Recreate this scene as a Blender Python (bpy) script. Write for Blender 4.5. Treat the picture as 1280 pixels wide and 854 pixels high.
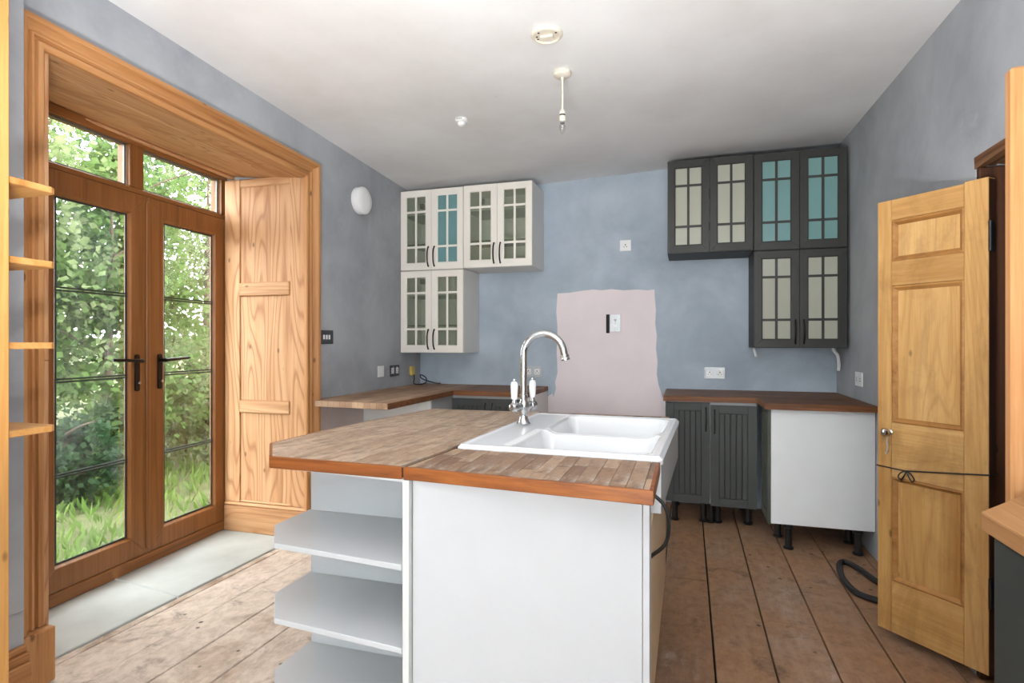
import bpy, bmesh, math, random
import numpy as np
from mathutils import Matrix, Vector
random.seed(7); rng = np.random.default_rng(7)
for o in list(bpy.data.objects): bpy.data.objects.remove(o)
SC = bpy.context.scene; C = SC.collection
# ---------------------------------------------------------------- camera
F_PX = 720.0
YAW = math.atan(220 / F_PX)
cd = bpy.data.cameras.new('camera'); cd.sensor_width = 36; cd.lens = F_PX / 1280 * 36; cd.shift_y = 0.0008
cd.clip_start = .05
cam = bpy.data.objects.new('camera', cd); C.objects.link(cam)
cam.location = (0, 0, 1.27); cam.rotation_euler = (math.pi / 2, 0, YAW)
SC.camera = cam
# ---------------------------------------------------------------- world, lights, exposure
w = bpy.data.worlds.new('overcast_sky'); SC.world = w; w.use_nodes = True
bg = w.node_tree.nodes['Background']; bg.inputs[0].default_value = (.93, .97, 1, 1); bg.inputs[1].default_value = 7.6
def area(name, loc, rot, sx, sy, power, col=(1, 1, 1)):
    l = bpy.data.lights.new(name, 'AREA'); l.shape = 'RECTANGLE'; l.size = sx; l.size_y = sy; l.energy = power; l.color = col
    o = bpy.data.objects.new(name, l); C.objects.link(o); o.location = loc; o.rotation_euler = rot; return o
area('added_rear_fill', (-.45, -5.1, 1.5), (math.radians(130), 0, 0), 2.5, 1.7, 14, (1, .99, .98))  # added fill lamp just inside the invented rear window, tilted up
area('added_uplight', (-.35, .05, .8), (math.radians(180), 0, 0), .6, .4, 88, (1, 1, 1))  # made-up uplight that brightens the ceiling, no known lamp of the room
area('added_side_fill', (1.02, -2.0, 1.5), (math.radians(95), 0, math.radians(62)), 1.7, 1.3, 14, (1, 1, 1))  # extra lamp added to lift the left wall
SC.view_settings.view_transform = 'Standard'; SC.view_settings.look = 'None'
SC.view_settings.gamma = 1; SC.view_settings.use_curve_mapping = False
SC.view_settings.exposure = 0.9

# ================================================================ materials
def srgb(r, g, b):
    f = lambda c: (c / 255 / 12.92) if c / 255 <= .04045 else ((c / 255 + .055) / 1.055) ** 2.4
    return (f(r), f(g), f(b), 1)
class NT:
    def __init__(s, name):
        s.m = bpy.data.materials.new(name); s.m.use_nodes = True; s.t = s.m.node_tree
        s.p = s.t.nodes['Principled BSDF']
    def n(s, typ, **kw):
        nd = s.t.nodes.new('ShaderNode' + typ)
        for k, v in kw.items():
            if k.startswith('i_'):
                nd.inputs[k[2:].replace('_', ' ')].default_value = v
            else: setattr(nd, k, v)
        return nd
    def l(s, a, b): s.t.links.new(a, b)
    def ramp(s, fac, stops, interp='LINEAR'):
        r = s.n('ValToRGB'); r.color_ramp.interpolation = interp
        e = r.color_ramp.elements
        while len(e) < len(stops): e.new(.5)
        for i, (p, c) in enumerate(stops): e[i].position = p; e[i].color = c
        s.l(fac, r.inputs[0]); return r.outputs[0]
    def mix(s, fac, a, b, typ='MIX'):
        m = s.n('Mix', data_type='RGBA', blend_type=typ)
        for sock, v in ((m.inputs[0], fac), (m.inputs[6], a), (m.inputs[7], b)):
            if hasattr(v, 'links'): s.l(v, sock)
            else: sock.default_value = v
        return m.outputs[2]
    def coords(s, scale=(1, 1, 1), rand=0.0):
        tc = s.n('TexCoord'); mp = s.n('Mapping'); mp.inputs['Scale'].default_value = scale
        if rand:
            oi = s.n('ObjectInfo'); mu = s.n('VectorMath', operation='SCALE'); mu.inputs['Scale'].default_value = rand
            cb = s.n('CombineXYZ'); s.l(oi.outputs['Random'], cb.inputs[0]); s.l(oi.outputs['Random'], cb.inputs[1]); s.l(oi.outputs['Random'], cb.inputs[2])
            s.l(cb.outputs[0], mu.inputs[0]); ad = s.n('VectorMath', operation='ADD')
            s.l(tc.outputs['Object'], ad.inputs[0]); s.l(mu.outputs[0], ad.inputs[1]); s.l(ad.outputs[0], mp.inputs[0])
        else: s.l(tc.outputs['Object'], mp.inputs[0])
        return mp.outputs[0]
    def noise(s, vec, scale, detail=4, rough=.55, dist=0):
        t = s.n('TexNoise'); s.l(vec, t.inputs['Vector']); t.inputs['Scale'].default_value = scale
        t.inputs['Detail'].default_value = detail; t.inputs['Roughness'].default_value = rough; t.inputs['Distortion'].default_value = dist
        return t.outputs['Fac']
    def bump(s, h, strength=.2, dist=.01):
        b = s.n('Bump'); b.inputs['Strength'].default_value = strength; b.inputs['Distance'].default_value = dist
        s.l(h, b.inputs['Height']); s.l(b.outputs[0], s.p.inputs['Normal'])
    def done(s, col=None, rough=.5, metal=0, spec=.5):
        if col is not None:
            if hasattr(col, 'links'): s.l(col, s.p.inputs['Base Color'])
            else: s.p.inputs['Base Color'].default_value = col
        s.p.inputs['Roughness'].default_value = rough; s.p.inputs['Metallic'].default_value = metal
        s.p.inputs['Specular IOR Level'].default_value = spec
        return s.m
def plain(name, rgb, rough=.45, metal=0, var=.05, scale=6, spec=.5):
    t = NT(name); v = t.coords()
    n = t.noise(v, scale, 5)
    c = srgb(*rgb); lo = tuple(x * (1 - var) for x in c[:3]) + (1,); hi = tuple(min(1, x * (1 + var)) for x in c[:3]) + (1,)
    return t.done(t.ramp(n, [(.3, lo), (.7, hi)]), rough, metal, spec)
def wood(name, light, mid, dark, axis='z', rough=.55, across=16, along=.7, knots=True, rand=0, wave=0.0, vary=.0, bump=.12, grime=0):
    t = NT(name)
    sc = {'x': (along, across, across), 'y': (across, along, across), 'z': (across, across, along)}[axis]
    v = t.coords(sc, rand)
    n1 = t.noise(v, 1.0, 5, .6, .6)
    sf = {'x': (6, 150, 150), 'y': (150, 6, 150), 'z': (150, 150, 6)}[axis]
    n2 = t.noise(t.coords(sf, rand), 1.0, 3, .6)
    col = t.ramp(n1, [(.25, srgb(*dark)), (.46, srgb(*mid)), (.72, srgb(*light))])
    if wave:
        sw = {'x': (.3, 2.6, 2.6), 'y': (2.6, .3, 2.6), 'z': (2.6, 2.6, .3)}[axis]
        nw_ = t.noise(t.coords(sw, rand or .01), 1.6, 1.5, .45, .3)
        mu_ = t.n('Math', operation='MULTIPLY'); mu_.inputs[1].default_value = 46; t.l(nw_, mu_.inputs[0])
        pp = t.n('Math', operation='PINGPONG'); pp.inputs[1].default_value = 1; t.l(mu_.outputs[0], pp.inputs[0])
        wr = t.ramp(pp.outputs[0], [(.05, (1, 1, 1, 1)), (.4, (.15, .15, .15, 1)), (1, (0, 0, 0, 1))])
        mm = t.n('Math', operation='MULTIPLY'); mm.inputs[1].default_value = wave; t.l(wr, mm.inputs[0])
        col = t.mix(mm.outputs[0], col, srgb(*dark))
    fg = t.ramp(n2, [(.35, (.82, .8, .78, 1)), (.6, (1, 1, 1, 1))])
    col = t.mix(.55, col, fg, 'MULTIPLY')
    if vary:
        oi = t.n('ObjectInfo'); rr = t.ramp(oi.outputs['Random'], [(0, (1 - vary, 1 - vary * 1.1, 1 - vary * 1.2, 1)), (1, (1.0, 1.0, 1.0, 1))])
        col = t.mix(1.0, col, rr, 'MULTIPLY')
    if grime:
        gn = t.noise(t.coords((2.5, 2.5, 1.4)), 2.4, 6, .68, .5)
        col = t.mix(t.ramp(gn, [(.48, (0, 0, 0, 1)), (.72, (grime,) * 3 + (1,))]), col, tuple(x * .55 for x in srgb(*dark)[:3]) + (1,))
    if knots:
        kv = {'x': (3.6, 7, 7), 'y': (7, 3.6, 7), 'z': (7, 7, 3.6)}[axis]
        vo = t.n('TexVoronoi'); t.l(t.coords(tuple(k * 1.3 for k in kv), rand), vo.inputs['Vector']); vo.inputs['Scale'].default_value = 1.0
        kf = t.ramp(vo.outputs['Distance'], [(.05, (1, 1, 1, 1)), (.1, (0, 0, 0, 1))])
        kk = t.n('Math', operation='MULTIPLY'); kk.inputs[1].default_value = .7; t.l(kf, kk.inputs[0])
        col = t.mix(kk.outputs[0], col, tuple(x * .35 for x in srgb(*dark)[:3]) + (1,))
    if bump: t.bump(n2, bump, .003)
    return t.done(col, rough, 0, .35)

def wall_paint(name, rgb, rgb2):
    t = NT(name); v = t.coords()
    n = t.noise(v, 1.7, 6, .62, .3); n2 = t.noise(v, 7, 5, .6)
    col = t.ramp(n, [(.32, srgb(*rgb2)), (.62, srgb(*rgb))])
    st = t.ramp(n2, [(.62, (0, 0, 0, 1)), (.8, (1, 1, 1, 1))])
    m = t.n('Math', operation='MULTIPLY'); m.inputs[1].default_value = .35; t.l(st, m.inputs[0])
    col = t.mix(m.outputs[0], col, srgb(190, 196, 202))
    t.bump(t.noise(v, 26, 5, .6), .15, .006)
    return t.done(col, .75, 0, .3)
M = {}
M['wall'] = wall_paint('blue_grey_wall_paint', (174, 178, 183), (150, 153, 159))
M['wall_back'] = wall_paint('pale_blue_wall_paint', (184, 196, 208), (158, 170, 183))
def ceil_mat():
    t = NT('white_ceiling_paint'); v = t.coords()
    n = t.noise(v, 1.1, 6, .6); col = t.ramp(n, [(.3, srgb(220, 219, 219)), (.6, srgb(234, 235, 236))])
    n2 = t.noise(v, 9, 4, .6); s = t.ramp(n2, [(.7, (0, 0, 0, 1)), (.85, (.3, .3, .3, 1))])
    col = t.mix(s, col, srgb(170, 158, 146)); t.bump(t.noise(v, 18, 5), .12, .006)
    return t.done(col, .85, 0, .2)
M['ceiling'] = ceil_mat()
M['plaster'] = plain('bare_pink_plaster', (238, 226, 229), .85, 0, .05, 2.5, .2)
M['plaster_warm'] = plain('raw_plaster_under_worktop', (206, 194, 192), .85, 0, .1, 3, .2)
PINE = ((206, 164, 124), (195, 148, 105), (158, 105, 66))
M['pine_z'] = wood('stripped_pine_vertical', *PINE, 'z', rand=9, wave=.75)
M['pine_x'] = wood('stripped_pine_across', *PINE, 'x', rand=9, wave=.5)
M['pine_y'] = wood('stripped_pine_lengthwise', *PINE, 'y', rand=9, wave=.5)
ARC = ((200, 150, 102), (184, 130, 80), (140, 88, 48))
M['arch_z'] = wood('architrave_pine_vertical', *ARC, 'z', rand=5, across=24)
M['arch_y'] = wood('architrave_pine_lengthwise', *ARC, 'y', rand=5, across=24)
OAKF = ((150, 100, 56), (134, 86, 45), (104, 64, 31))
M['foil_z'] = wood('brown_oak_foil_vertical', *OAKF, 'z', rough=.38, across=30, knots=False, rand=5, bump=.05)
M['foil_x'] = wood('brown_oak_foil_across', *OAKF, 'x', rough=.38, across=30, knots=False, rand=5, bump=.05)
DR = ((216, 176, 118), (203, 159, 98), (170, 122, 66))
M['door_z'] = wood('waxed_pine_vertical', *DR, 'z', rough=.5, across=11, rand=8, wave=.35, grime=.5)
M['door_x'] = wood('waxed_pine_across', *DR, 'x', rough=.5, across=11, rand=8, wave=.25, grime=.5)
M['door_mould'] = wood('aged_pine_moulding', (190, 142, 84), (172, 122, 66), (130, 84, 40), 'x', rough=.5, across=14, rand=8, knots=False, grime=.6)
M['shelf_pine'] = wood('honey_pine', (206, 158, 98), (190, 138, 76), (156, 104, 52), 'z', rand=8)
M['shelf_pine_x'] = wood('honey_pine_across', (206, 158, 98), (190, 138, 76), (156, 104, 52), 'x', rand=8)
M['jamb'] = wood('dark_old_timber', (96, 60, 38), (70, 40, 24), (40, 22, 13), 'z', rough=.7, across=20, rand=3)
M['lintel'] = wood('raw_split_timber', (150, 112, 78), (96, 62, 38), (38, 22, 14), 'y', rough=.8, across=26, rand=3, bump=.6)
def stave_mat(name, tones, dark, vary_axis='y', dirt=.75):
    t = NT(name); oi = t.n('ObjectInfo')
    base = t.ramp(oi.outputs['Random'], [(i / (len(tones) - 1), srgb(*c)) for i, c in enumerate(tones)])
    g = t.noise(t.coords((60, 4, 60) if vary_axis == 'y' else (4, 60, 60), 9), 1, 4, .6)
    col = t.mix(.6, base, t.ramp(g, [(.3, (.66, .62, .58, 1)), (.65, (1, 1, 1, 1))]), 'MULTIPLY')
    d = t.noise(t.coords((3.2, 2.2, 2.2)), 3.4, 9, .72, .8)
    dm = t.ramp(d, [(.47, (0, 0, 0, 1)), (.64, (dirt,) * 3 + (1,))]); col = t.mix(dm, col, srgb(*dark))
    d2 = t.noise(t.coords((3, 1.6, 2)), 2.9, 8, .7, .4)
    col = t.mix(t.ramp(d2, [(.5, (0, 0, 0, 1)), (.7, (.55,) * 3 + (1,))]), col, srgb(218, 202, 186))
    d3 = t.noise(t.coords((30, 12, 30)), 3.0, 6, .7)
    col = t.mix(.45, col, t.ramp(d3, [(.3, (.6, .58, .56, 1)), (.6, (1, 1, 1, 1))]), 'MULTIPLY')
    t.bump(g, .1, .002)
    return t.done(col, .5, 0, .35)
M['stave'] = stave_mat('worn_butcher_block_stave', [(192, 168, 144), (174, 146, 122), (206, 184, 162), (160, 132, 108), (198, 174, 150), (152, 122, 98)], (104, 84, 70))
M['stave_front'] = stave_mat('darker_butcher_block_stave', [(168, 140, 116), (136, 106, 84), (180, 152, 126), (122, 92, 74), (156, 124, 98)], (90, 72, 60), dirt=.8)
M['edge_y'] = wood('oiled_orange_edge', (150, 90, 40), (126, 70, 28), (88, 46, 18), 'x', rough=.4, across=40, along=2.5, knots=False, rand=4)
M['edge_dark'] = wood('dark_brown_worktop_edge', (150, 98, 58), (116, 72, 42), (74, 44, 26), 'x', rough=.45, across=40, along=3, knots=False, rand=4)
M['block_dark'] = wood('worktop_core', (140, 100, 70), (118, 80, 52), (84, 54, 34), 'y', across=30, knots=False)
def brick_block(name, c1, c2, c3, rot):
    t = NT(name); v = t.coords()
    mp = t.n('Mapping'); mp.inputs['Rotation'].default_value = (0, 0, rot); t.l(v, mp.inputs[0])
    b = t.n('TexBrick'); t.l(mp.outputs[0], b.inputs['Vector']); b.offset = .37; b.squash = 1
    b.inputs['Color1'].default_value = srgb(*c1); b.inputs['Color2'].default_value = srgb(*c2); b.inputs['Mortar'].default_value = srgb(*c3)
    b.inputs['Scale'].default_value = 1; b.inputs['Mortar Size'].default_value = .001; b.inputs['Brick Width'].default_value = .42; b.inputs['Row Height'].default_value = .045; b.inputs['Bias'].default_value = -.1
    n = t.noise(t.coords((3, 3, 3)), 2, 6, .65, .5)
    col = t.mix(t.ramp(n, [(.42, (0, 0, 0, 1)), (.7, (.6,) * 3 + (1,))]), b.outputs['Color'], srgb(*c3))
    return t.done(col, .5, 0, .35)
M['block_l'] = brick_block('walnut_brown_block', (184, 152, 124), (146, 112, 86), (104, 78, 60), math.pi / 2)
M['block_r'] = brick_block('brown_butcher_block', (138, 92, 58), (98, 60, 36), (64, 40, 26), 0)
M['oak_near'] = wood('pale_oak_block', (190, 146, 102), (174, 128, 84), (140, 96, 58), 'y', across=14, rand=6, knots=False, vary=.18)
M['white'] = plain('white_melamine', (190, 193, 196), .4, 0, .02)
M['white_bright'] = plain('bright_white_melamine', (234, 236, 238), .35, 0, .02)
M['white_edge'] = plain('grey_white_edge_band', (206, 208, 208), .4, 0, .02)
M['cream_door'] = plain('cream_varnished_panel', (214, 190, 156), .4, 0, .06, 4)
M['cab_cream'] = plain('off_white_cabinet_paint', (236, 231, 222), .4, 0, .02)
M['cab_side'] = plain('grey_white_carcass', (222, 219, 214), .45, 0, .03)
M['cab_in'] = plain('carcass_interior', (232, 232, 220), .6, 0, .02)
M['black_cab'] = plain('black_olive_paint', (46, 46, 43), .5, 0, .12, 9)
M['black_side'] = plain('black_carcass_paint', (28, 28, 28), .55, 0, .15, 9)
M['charcoal'] = plain('charcoal_grey_door_paint', (66, 69, 68), .5, 0, .07, 5)
M['charcoal_side'] = plain('olive_charcoal_paint', (76, 79, 71), .5, 0, .07, 5)
M['green_black'] = plain('green_black_panel_paint', (56, 63, 62), .5, 0, .08, 5)
M['black'] = plain('black_plastic', (22, 22, 23), .45, 0, .1)
M['bronze'] = plain('dark_bronze_metal', (44, 38, 36), .3, .7, .1)
M['rubber'] = plain('black_rubber_hose', (26, 26, 28), .55, 0, .1)
M['ceramic'] = plain('glazed_white_ceramic', (222, 224, 226), .14, 0, .01)
M['chrome'] = plain('worn_chrome', (200, 202, 204), .18, 1, .1, 30)
M['steel'] = plain('brushed_steel_plate', (196, 199, 202), .4, .3, .06, 20)
M['dark_plate'] = plain('dark_grey_plate', (70, 74, 80), .4, .3, .08)
M['white_plastic'] = plain('white_plastic', (236, 237, 238), .35, 0, .02)
M['ivory'] = plain('aged_ivory_plastic', (222, 215, 200), .4, 0, .05)
M['yellow'] = plain('yellowed_plastic_box', (208, 184, 96), .5, 0, .08)
M['hole'] = plain('dark_hole', (34, 32, 30), .8, 0, .1)
M['brass'] = plain('brass', (176, 140, 70), .35, .9, .1)
M['spacer'] = plain('grey_spacer_bar', (120, 122, 120), .35, .5, .1)
M['lead'] = plain('dark_lead_bar', (62, 64, 62), .45, .4, .1)
def glass(name, tint, gloss=.07, diff=None, dfac=0):
    t = NT(name); nt = t.t; nt.nodes.remove(t.p)
    out = [n for n in nt.nodes if n.type == 'OUTPUT_MATERIAL'][0]
    tr = t.n('BsdfTransparent'); tr.inputs[0].default_value = tint
    g = t.n('BsdfGlossy'); g.inputs['Roughness'].default_value = .03
    mx = t.n('MixShader'); mx.inputs[0].default_value = gloss; t.l(tr.outputs[0], mx.inputs[1]); t.l(g.outputs[0], mx.inputs[2])
    last = mx
    if diff:
        d = t.n('BsdfDiffuse'); d.inputs[0].default_value = diff; tl = t.n('BsdfTranslucent'); tl.inputs[0].default_value = diff
        m3 = t.n('MixShader'); m3.inputs[0].default_value = .35; t.l(d.outputs[0], m3.inputs[1]); t.l(tl.outputs[0], m3.inputs[2])
        m2 = t.n('MixShader'); t.l(last.outputs[0], m2.inputs[1]); t.l(m3.outputs[0], m2.inputs[2])
        if dfac == 'smear':
            n = t.noise(t.coords((3, 3, 1.2)), 2.5, 5, .6, .5)
            t.l(t.ramp(n, [(.45, (.0,) * 3 + (1,)), (.8, (.05,) * 3 + (1,))]), m2.inputs[0])
        else: m2.inputs[0].default_value = dfac
        last = m2
    t.l(last.outputs[0], out.inputs[0]); return t.m
M['door_glass'] = glass('door_glass_with_smears', (.96, .98, .97, 1), .06, (.8, .85, .85, 1), 'smear')
M['cab_glass'] = glass('clear_cabinet_glass', (.9, .92, .88, 1), .06, srgb(200, 205, 188), .18)
M['cab_glass_teal'] = glass('teal_film_glass', (.72, .93, .95, 1), .06, srgb(176, 220, 224), .35)
M['film'] = glass('cream_film_glass', (.85, .87, .8, 1), .05, srgb(248, 248, 236), .5)
M['film_teal'] = glass('turquoise_film_glass', (.75, .93, .93, 1), .05, srgb(186, 228, 228), .45)
M['glass_shelf'] = glass('green_edged_glass_shelf', (.62, .74, .62, 1), .08, srgb(130, 160, 130), .25)
M['bulb'] = glass('clear_bulb_glass', (.9, .9, .88, 1), .12)
def board_mat():
    t = NT('old_floorboard')
    oi = t.n('ObjectInfo')
    base = t.ramp(oi.outputs['Random'], [(0, srgb(160, 132, 112)), (.35, srgb(178, 152, 132)), (.7, srgb(152, 122, 100)), (1, srgb(172, 142, 120))])
    g = t.noise(t.coords((45, 2.2, 45), 9), 1, 5, .62)
    col = t.mix(.6, base, t.ramp(g, [(.28, (.6, .55, .5, 1)), (.66, (1, 1, 1, 1))]), 'MULTIPLY')
    # grime trodden into the boards on the cupboard side, door side painted pale as daylight glare
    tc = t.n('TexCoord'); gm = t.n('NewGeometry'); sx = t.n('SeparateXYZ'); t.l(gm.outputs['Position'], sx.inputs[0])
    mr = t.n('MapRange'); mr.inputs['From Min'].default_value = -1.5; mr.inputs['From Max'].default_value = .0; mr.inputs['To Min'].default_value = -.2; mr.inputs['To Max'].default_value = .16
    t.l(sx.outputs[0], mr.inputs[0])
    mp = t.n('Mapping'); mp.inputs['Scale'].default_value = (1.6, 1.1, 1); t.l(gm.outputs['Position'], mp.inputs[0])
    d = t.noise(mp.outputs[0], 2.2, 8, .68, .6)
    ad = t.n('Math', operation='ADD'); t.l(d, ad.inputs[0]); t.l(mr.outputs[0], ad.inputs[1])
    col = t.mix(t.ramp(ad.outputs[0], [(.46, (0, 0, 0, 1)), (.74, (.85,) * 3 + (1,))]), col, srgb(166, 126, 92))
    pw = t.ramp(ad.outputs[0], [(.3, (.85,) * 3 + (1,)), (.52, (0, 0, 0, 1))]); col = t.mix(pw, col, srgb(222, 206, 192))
    mp2 = t.n('Mapping'); mp2.inputs['Location'].default_value = (3, 5, 0); t.l(gm.outputs['Position'], mp2.inputs[0])
    d2 = t.noise(mp2.outputs[0], 6, 6, .7, .4)
    col = t.mix(t.ramp(d2, [(.56, (0, 0, 0, 1)), (.74, (.7,) * 3 + (1,))]), col, srgb(74, 56, 44))
    mp3 = t.n('Mapping'); mp3.inputs['Scale'].default_value = (1.2, .8, 1); t.l(gm.outputs['Position'], mp3.inputs[0])
    d3 = t.noise(mp3.outputs[0], 17, 9, .74, .3)
    col = t.mix(.6, col, t.ramp(d3, [(.34, (.5, .45, .41, 1)), (.58, (1, 1, 1, 1))]), 'MULTIPLY')
    vo = t.n('TexVoronoi'); t.l(gm.outputs['Position'], vo.inputs['Vector']); vo.inputs['Scale'].default_value = 7
    col = t.mix(t.ramp(vo.outputs['Distance'], [(.05, (.8, .8, .8, 1)), (.085, (0, 0, 0, 1))]), col, srgb(50, 38, 30))
    t.bump(g, .25, .004)
    return t.done(col, .62, 0, .3)
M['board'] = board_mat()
M['slate'] = plain('grey_stone_slab', (178, 180, 176), .6, 0, .12, 3.5, .35)
M['sub'] = plain('dark_gap_under_boards', (18, 15, 12), .9, 0, .1)
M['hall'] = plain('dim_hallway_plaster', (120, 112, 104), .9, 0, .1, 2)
M['ground'] = plain('garden_soil_and_moss', (86, 88, 60), .9, 0, .35, 3, .1)
def leafm(name, a, b):
    t = NT(name); n = t.noise(t.coords(), 2.6, 5, .6)
    col = t.ramp(n, [(.3, srgb(*a)), (.7, srgb(*b))]); nt = t.t
    d = t.n('BsdfDiffuse'); tl = t.n('BsdfTranslucent'); mx = t.n('MixShader'); mx.inputs[0].default_value = .5
    t.l(col, d.inputs[0]); t.l(col, tl.inputs[0]); t.l(d.outputs[0], mx.inputs[1]); t.l(tl.outputs[0], mx.inputs[2])
    nt.nodes.remove(t.p); t.l(mx.outputs[0], [x for x in nt.nodes if x.type == 'OUTPUT_MATERIAL'][0].inputs[0]); return t.m
M['leaf1'] = leafm('mid_green_leaf', (60, 84, 43), (104, 122, 73))
M['leaf2'] = leafm('pale_green_leaf', (84, 102, 58), (129, 137, 99))
M['leaf3'] = leafm('dark_blue_green_leaf', (43, 64, 43), (81, 104, 71))
M['grass'] = leafm('lawn_grass', (80, 110, 46), (121, 141, 81))
M['bark'] = wood('tree_bark', (110, 94, 78), (84, 70, 56), (50, 42, 34), 'z', rough=.9, across=30, knots=False)

# ================================================================ builders
def tag(o, label=None, cat=None, group=None, kind=None):
    for k, v in (('label', label), ('category', cat), ('group', group), ('kind', kind)):
        if v: o[k] = v
    return o
def empty(name, loc=(0, 0, 0), rz=0, **kw):
    o = bpy.data.objects.new(name, None); C.objects.link(o); o.location = loc; o.rotation_euler = (0, 0, rz); o.empty_display_size = .05
    return tag(o, **kw)
class MB:
    """collects geometry in local coordinates, then links it as one mesh object"""
    def __init__(s, M_=None): s.v = []; s.f = []; s.M = M_ or Matrix()
    def add(s, vs, fs):
        b = len(s.v); s.v += [tuple(s.M @ Vector(p)) for p in vs]; s.f += [tuple(b + i for i in f) for f in fs]; return s
    def box(s, x0, x1, y0, y1, z0, z1):
        if x0 > x1: x0, x1 = x1, x0
        if y0 > y1: y0, y1 = y1, y0
        if z0 > z1: z0, z1 = z1, z0
        return s.add([(x0, y0, z0), (x1, y0, z0), (x1, y1, z0), (x0, y1, z0), (x0, y0, z1), (x1, y0, z1), (x1, y1, z1), (x0, y1, z1)],
                     [(0, 3, 2, 1), (4, 5, 6, 7), (0, 1, 5, 4), (1, 2, 6, 5), (2, 3, 7, 6), (3, 0, 4, 7)])
    def prism(s, poly, z0, z1):
        a = sum(poly[i][0] * poly[(i + 1) % len(poly)][1] - poly[(i + 1) % len(poly)][0] * poly[i][1] for i in range(len(poly)))
        if a < 0: poly = poly[::-1]
        n = len(poly); z0 = z0 if callable(z0) else (lambda x, y, k=z0: k); z1 = z1 if callable(z1) else (lambda x, y, k=z1: k)
        return s.add([(x, y, z0(x, y)) for x, y in poly] + [(x, y, z1(x, y)) for x, y in poly],
                     [tuple(range(n - 1, -1, -1)), tuple(range(n, 2 * n))] + [(i, (i + 1) % n, n + (i + 1) % n, n + i) for i in range(n)])
    def loft(s, rings, cap=True):
        n = len(rings[0]); vs = [p for r in rings for p in r]; fs = []
        for k in range(len(rings) - 1):
            for i in range(n):
                j = (i + 1) % n; fs.append((k * n + i, k * n + j, (k + 1) * n + j, (k + 1) * n + i))
        if cap: fs += [tuple(range(n - 1, -1, -1)), tuple(range((len(rings) - 1) * n, len(rings) * n))]
        return s.add(vs, fs)
    def tube(s, pts, r, n=10):
        pts = [Vector(p) for p in pts]; rs = r if isinstance(r, (list, tuple)) else [r] * len(pts); rings = []; ref = None
        for i, p in enumerate(pts):
            d = (pts[min(i + 1, len(pts) - 1)] - pts[max(i - 1, 0)]).normalized()
            if ref is None: ref = Vector((0, 0, 1)) if abs(d.z) < .9 else Vector((1, 0, 0))
            a = d.cross(ref)
            if a.length < 1e-4: a = d.orthogonal()
            a.normalize(); b = d.cross(a).normalized(); ref = a.cross(d)
            rings.append([tuple(p + rs[i] * (math.cos(t) * a + math.sin(t) * b)) for t in [2 * math.pi * k / n for k in range(n)]])
        return s.loft(rings)
    def lathe(s, prof, c=(0, 0, 0), n=24, axis='z'):
        rings = []
        for r, z in prof:
            ring = []
            for k in range(n):
                t = 2 * math.pi * k / n; a, b = r * math.cos(t), r * math.sin(t)
                ring.append({'z': (c[0] + a, c[1] + b, c[2] + z), 'x': (c[0] + z, c[1] + a, c[2] + b), 'y': (c[0] + b, c[1] + z, c[2] + a)}[axis])
            rings.append(ring)
        return s.loft(rings)
    def build(s, name, mat, parent=None, off=(0, 0, 0), smooth=False, bevel=0, seg=1, **kw):
        me = bpy.data.meshes.new(name); me.from_pydata([(a - off[0], b - off[1], c - off[2]) for a, b, c in s.v], [], s.f)
        me.materials.append(M[mat] if isinstance(mat, str) else mat)
        bm = bmesh.new(); bm.from_mesh(me); bmesh.ops.recalc_face_normals(bm, faces=bm.faces); bm.to_mesh(me); bm.free()
        if smooth:
            for p in me.polygons: p.use_smooth = True
            try: me.set_sharp_from_angle(angle=math.radians(40))
            except Exception: pass
        o = bpy.data.objects.new(name, me); C.objects.link(o)
        if parent: o.parent = parent
        elif off != (0, 0, 0): o.location = off
        if bevel:
            b = o.modifiers.new('bevel', 'BEVEL'); b.width = bevel; b.segments = seg; b.limit_method = 'ANGLE'; b.angle_limit = math.radians(40)
        return tag(o, **kw)
def copy_tree(o, parent=None):
    c = o.copy(); C.objects.link(c); c.parent = parent
    for ch in [x for x in o.children]: copy_tree(ch, c)
    return c
def smooth_path(pts, k=8):
    pts = [Vector(p) for p in pts]; out = []
    for i in range(len(pts) - 1):
        p0 = pts[max(i - 1, 0)]; p1 = pts[i]; p2 = pts[i + 1]; p3 = pts[min(i + 2, len(pts) - 1)]
        for j in range(k):
            t = j / k; out.append(.5 * ((2 * p1) + (-p0 + p2) * t + (2 * p0 - 5 * p1 + 4 * p2 - p3) * t * t + (-p0 + 3 * p1 - 3 * p2 + p3) * t ** 3))
    return out + [pts[-1]]
def clip(poly, region):
    """convex region clips poly (both counter-clockwise)"""
    out = list(poly)
    for i in range(len(region)):
        a, b = region[i], region[(i + 1) % len(region)]; inp, out = out, []
        side = lambda p: (b[0] - a[0]) * (p[1] - a[1]) - (b[1] - a[1]) * (p[0] - a[0])
        for k in range(len(inp)):
            p, q = inp[k], inp[(k + 1) % len(inp)]; sp, sq = side(p), side(q)
            if sp >= 0: out.append(p)
            if sp * sq < 0:
                t = sp / (sp - sq); out.append((p[0] + t * (q[0] - p[0]), p[1] + t * (q[1] - p[1])))
        if not out: return []
    return out
def area2(p): return abs(sum(p[i][0] * p[(i + 1) % len(p)][1] - p[(i + 1) % len(p)][0] * p[i][1] for i in range(len(p)))) / 2

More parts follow.
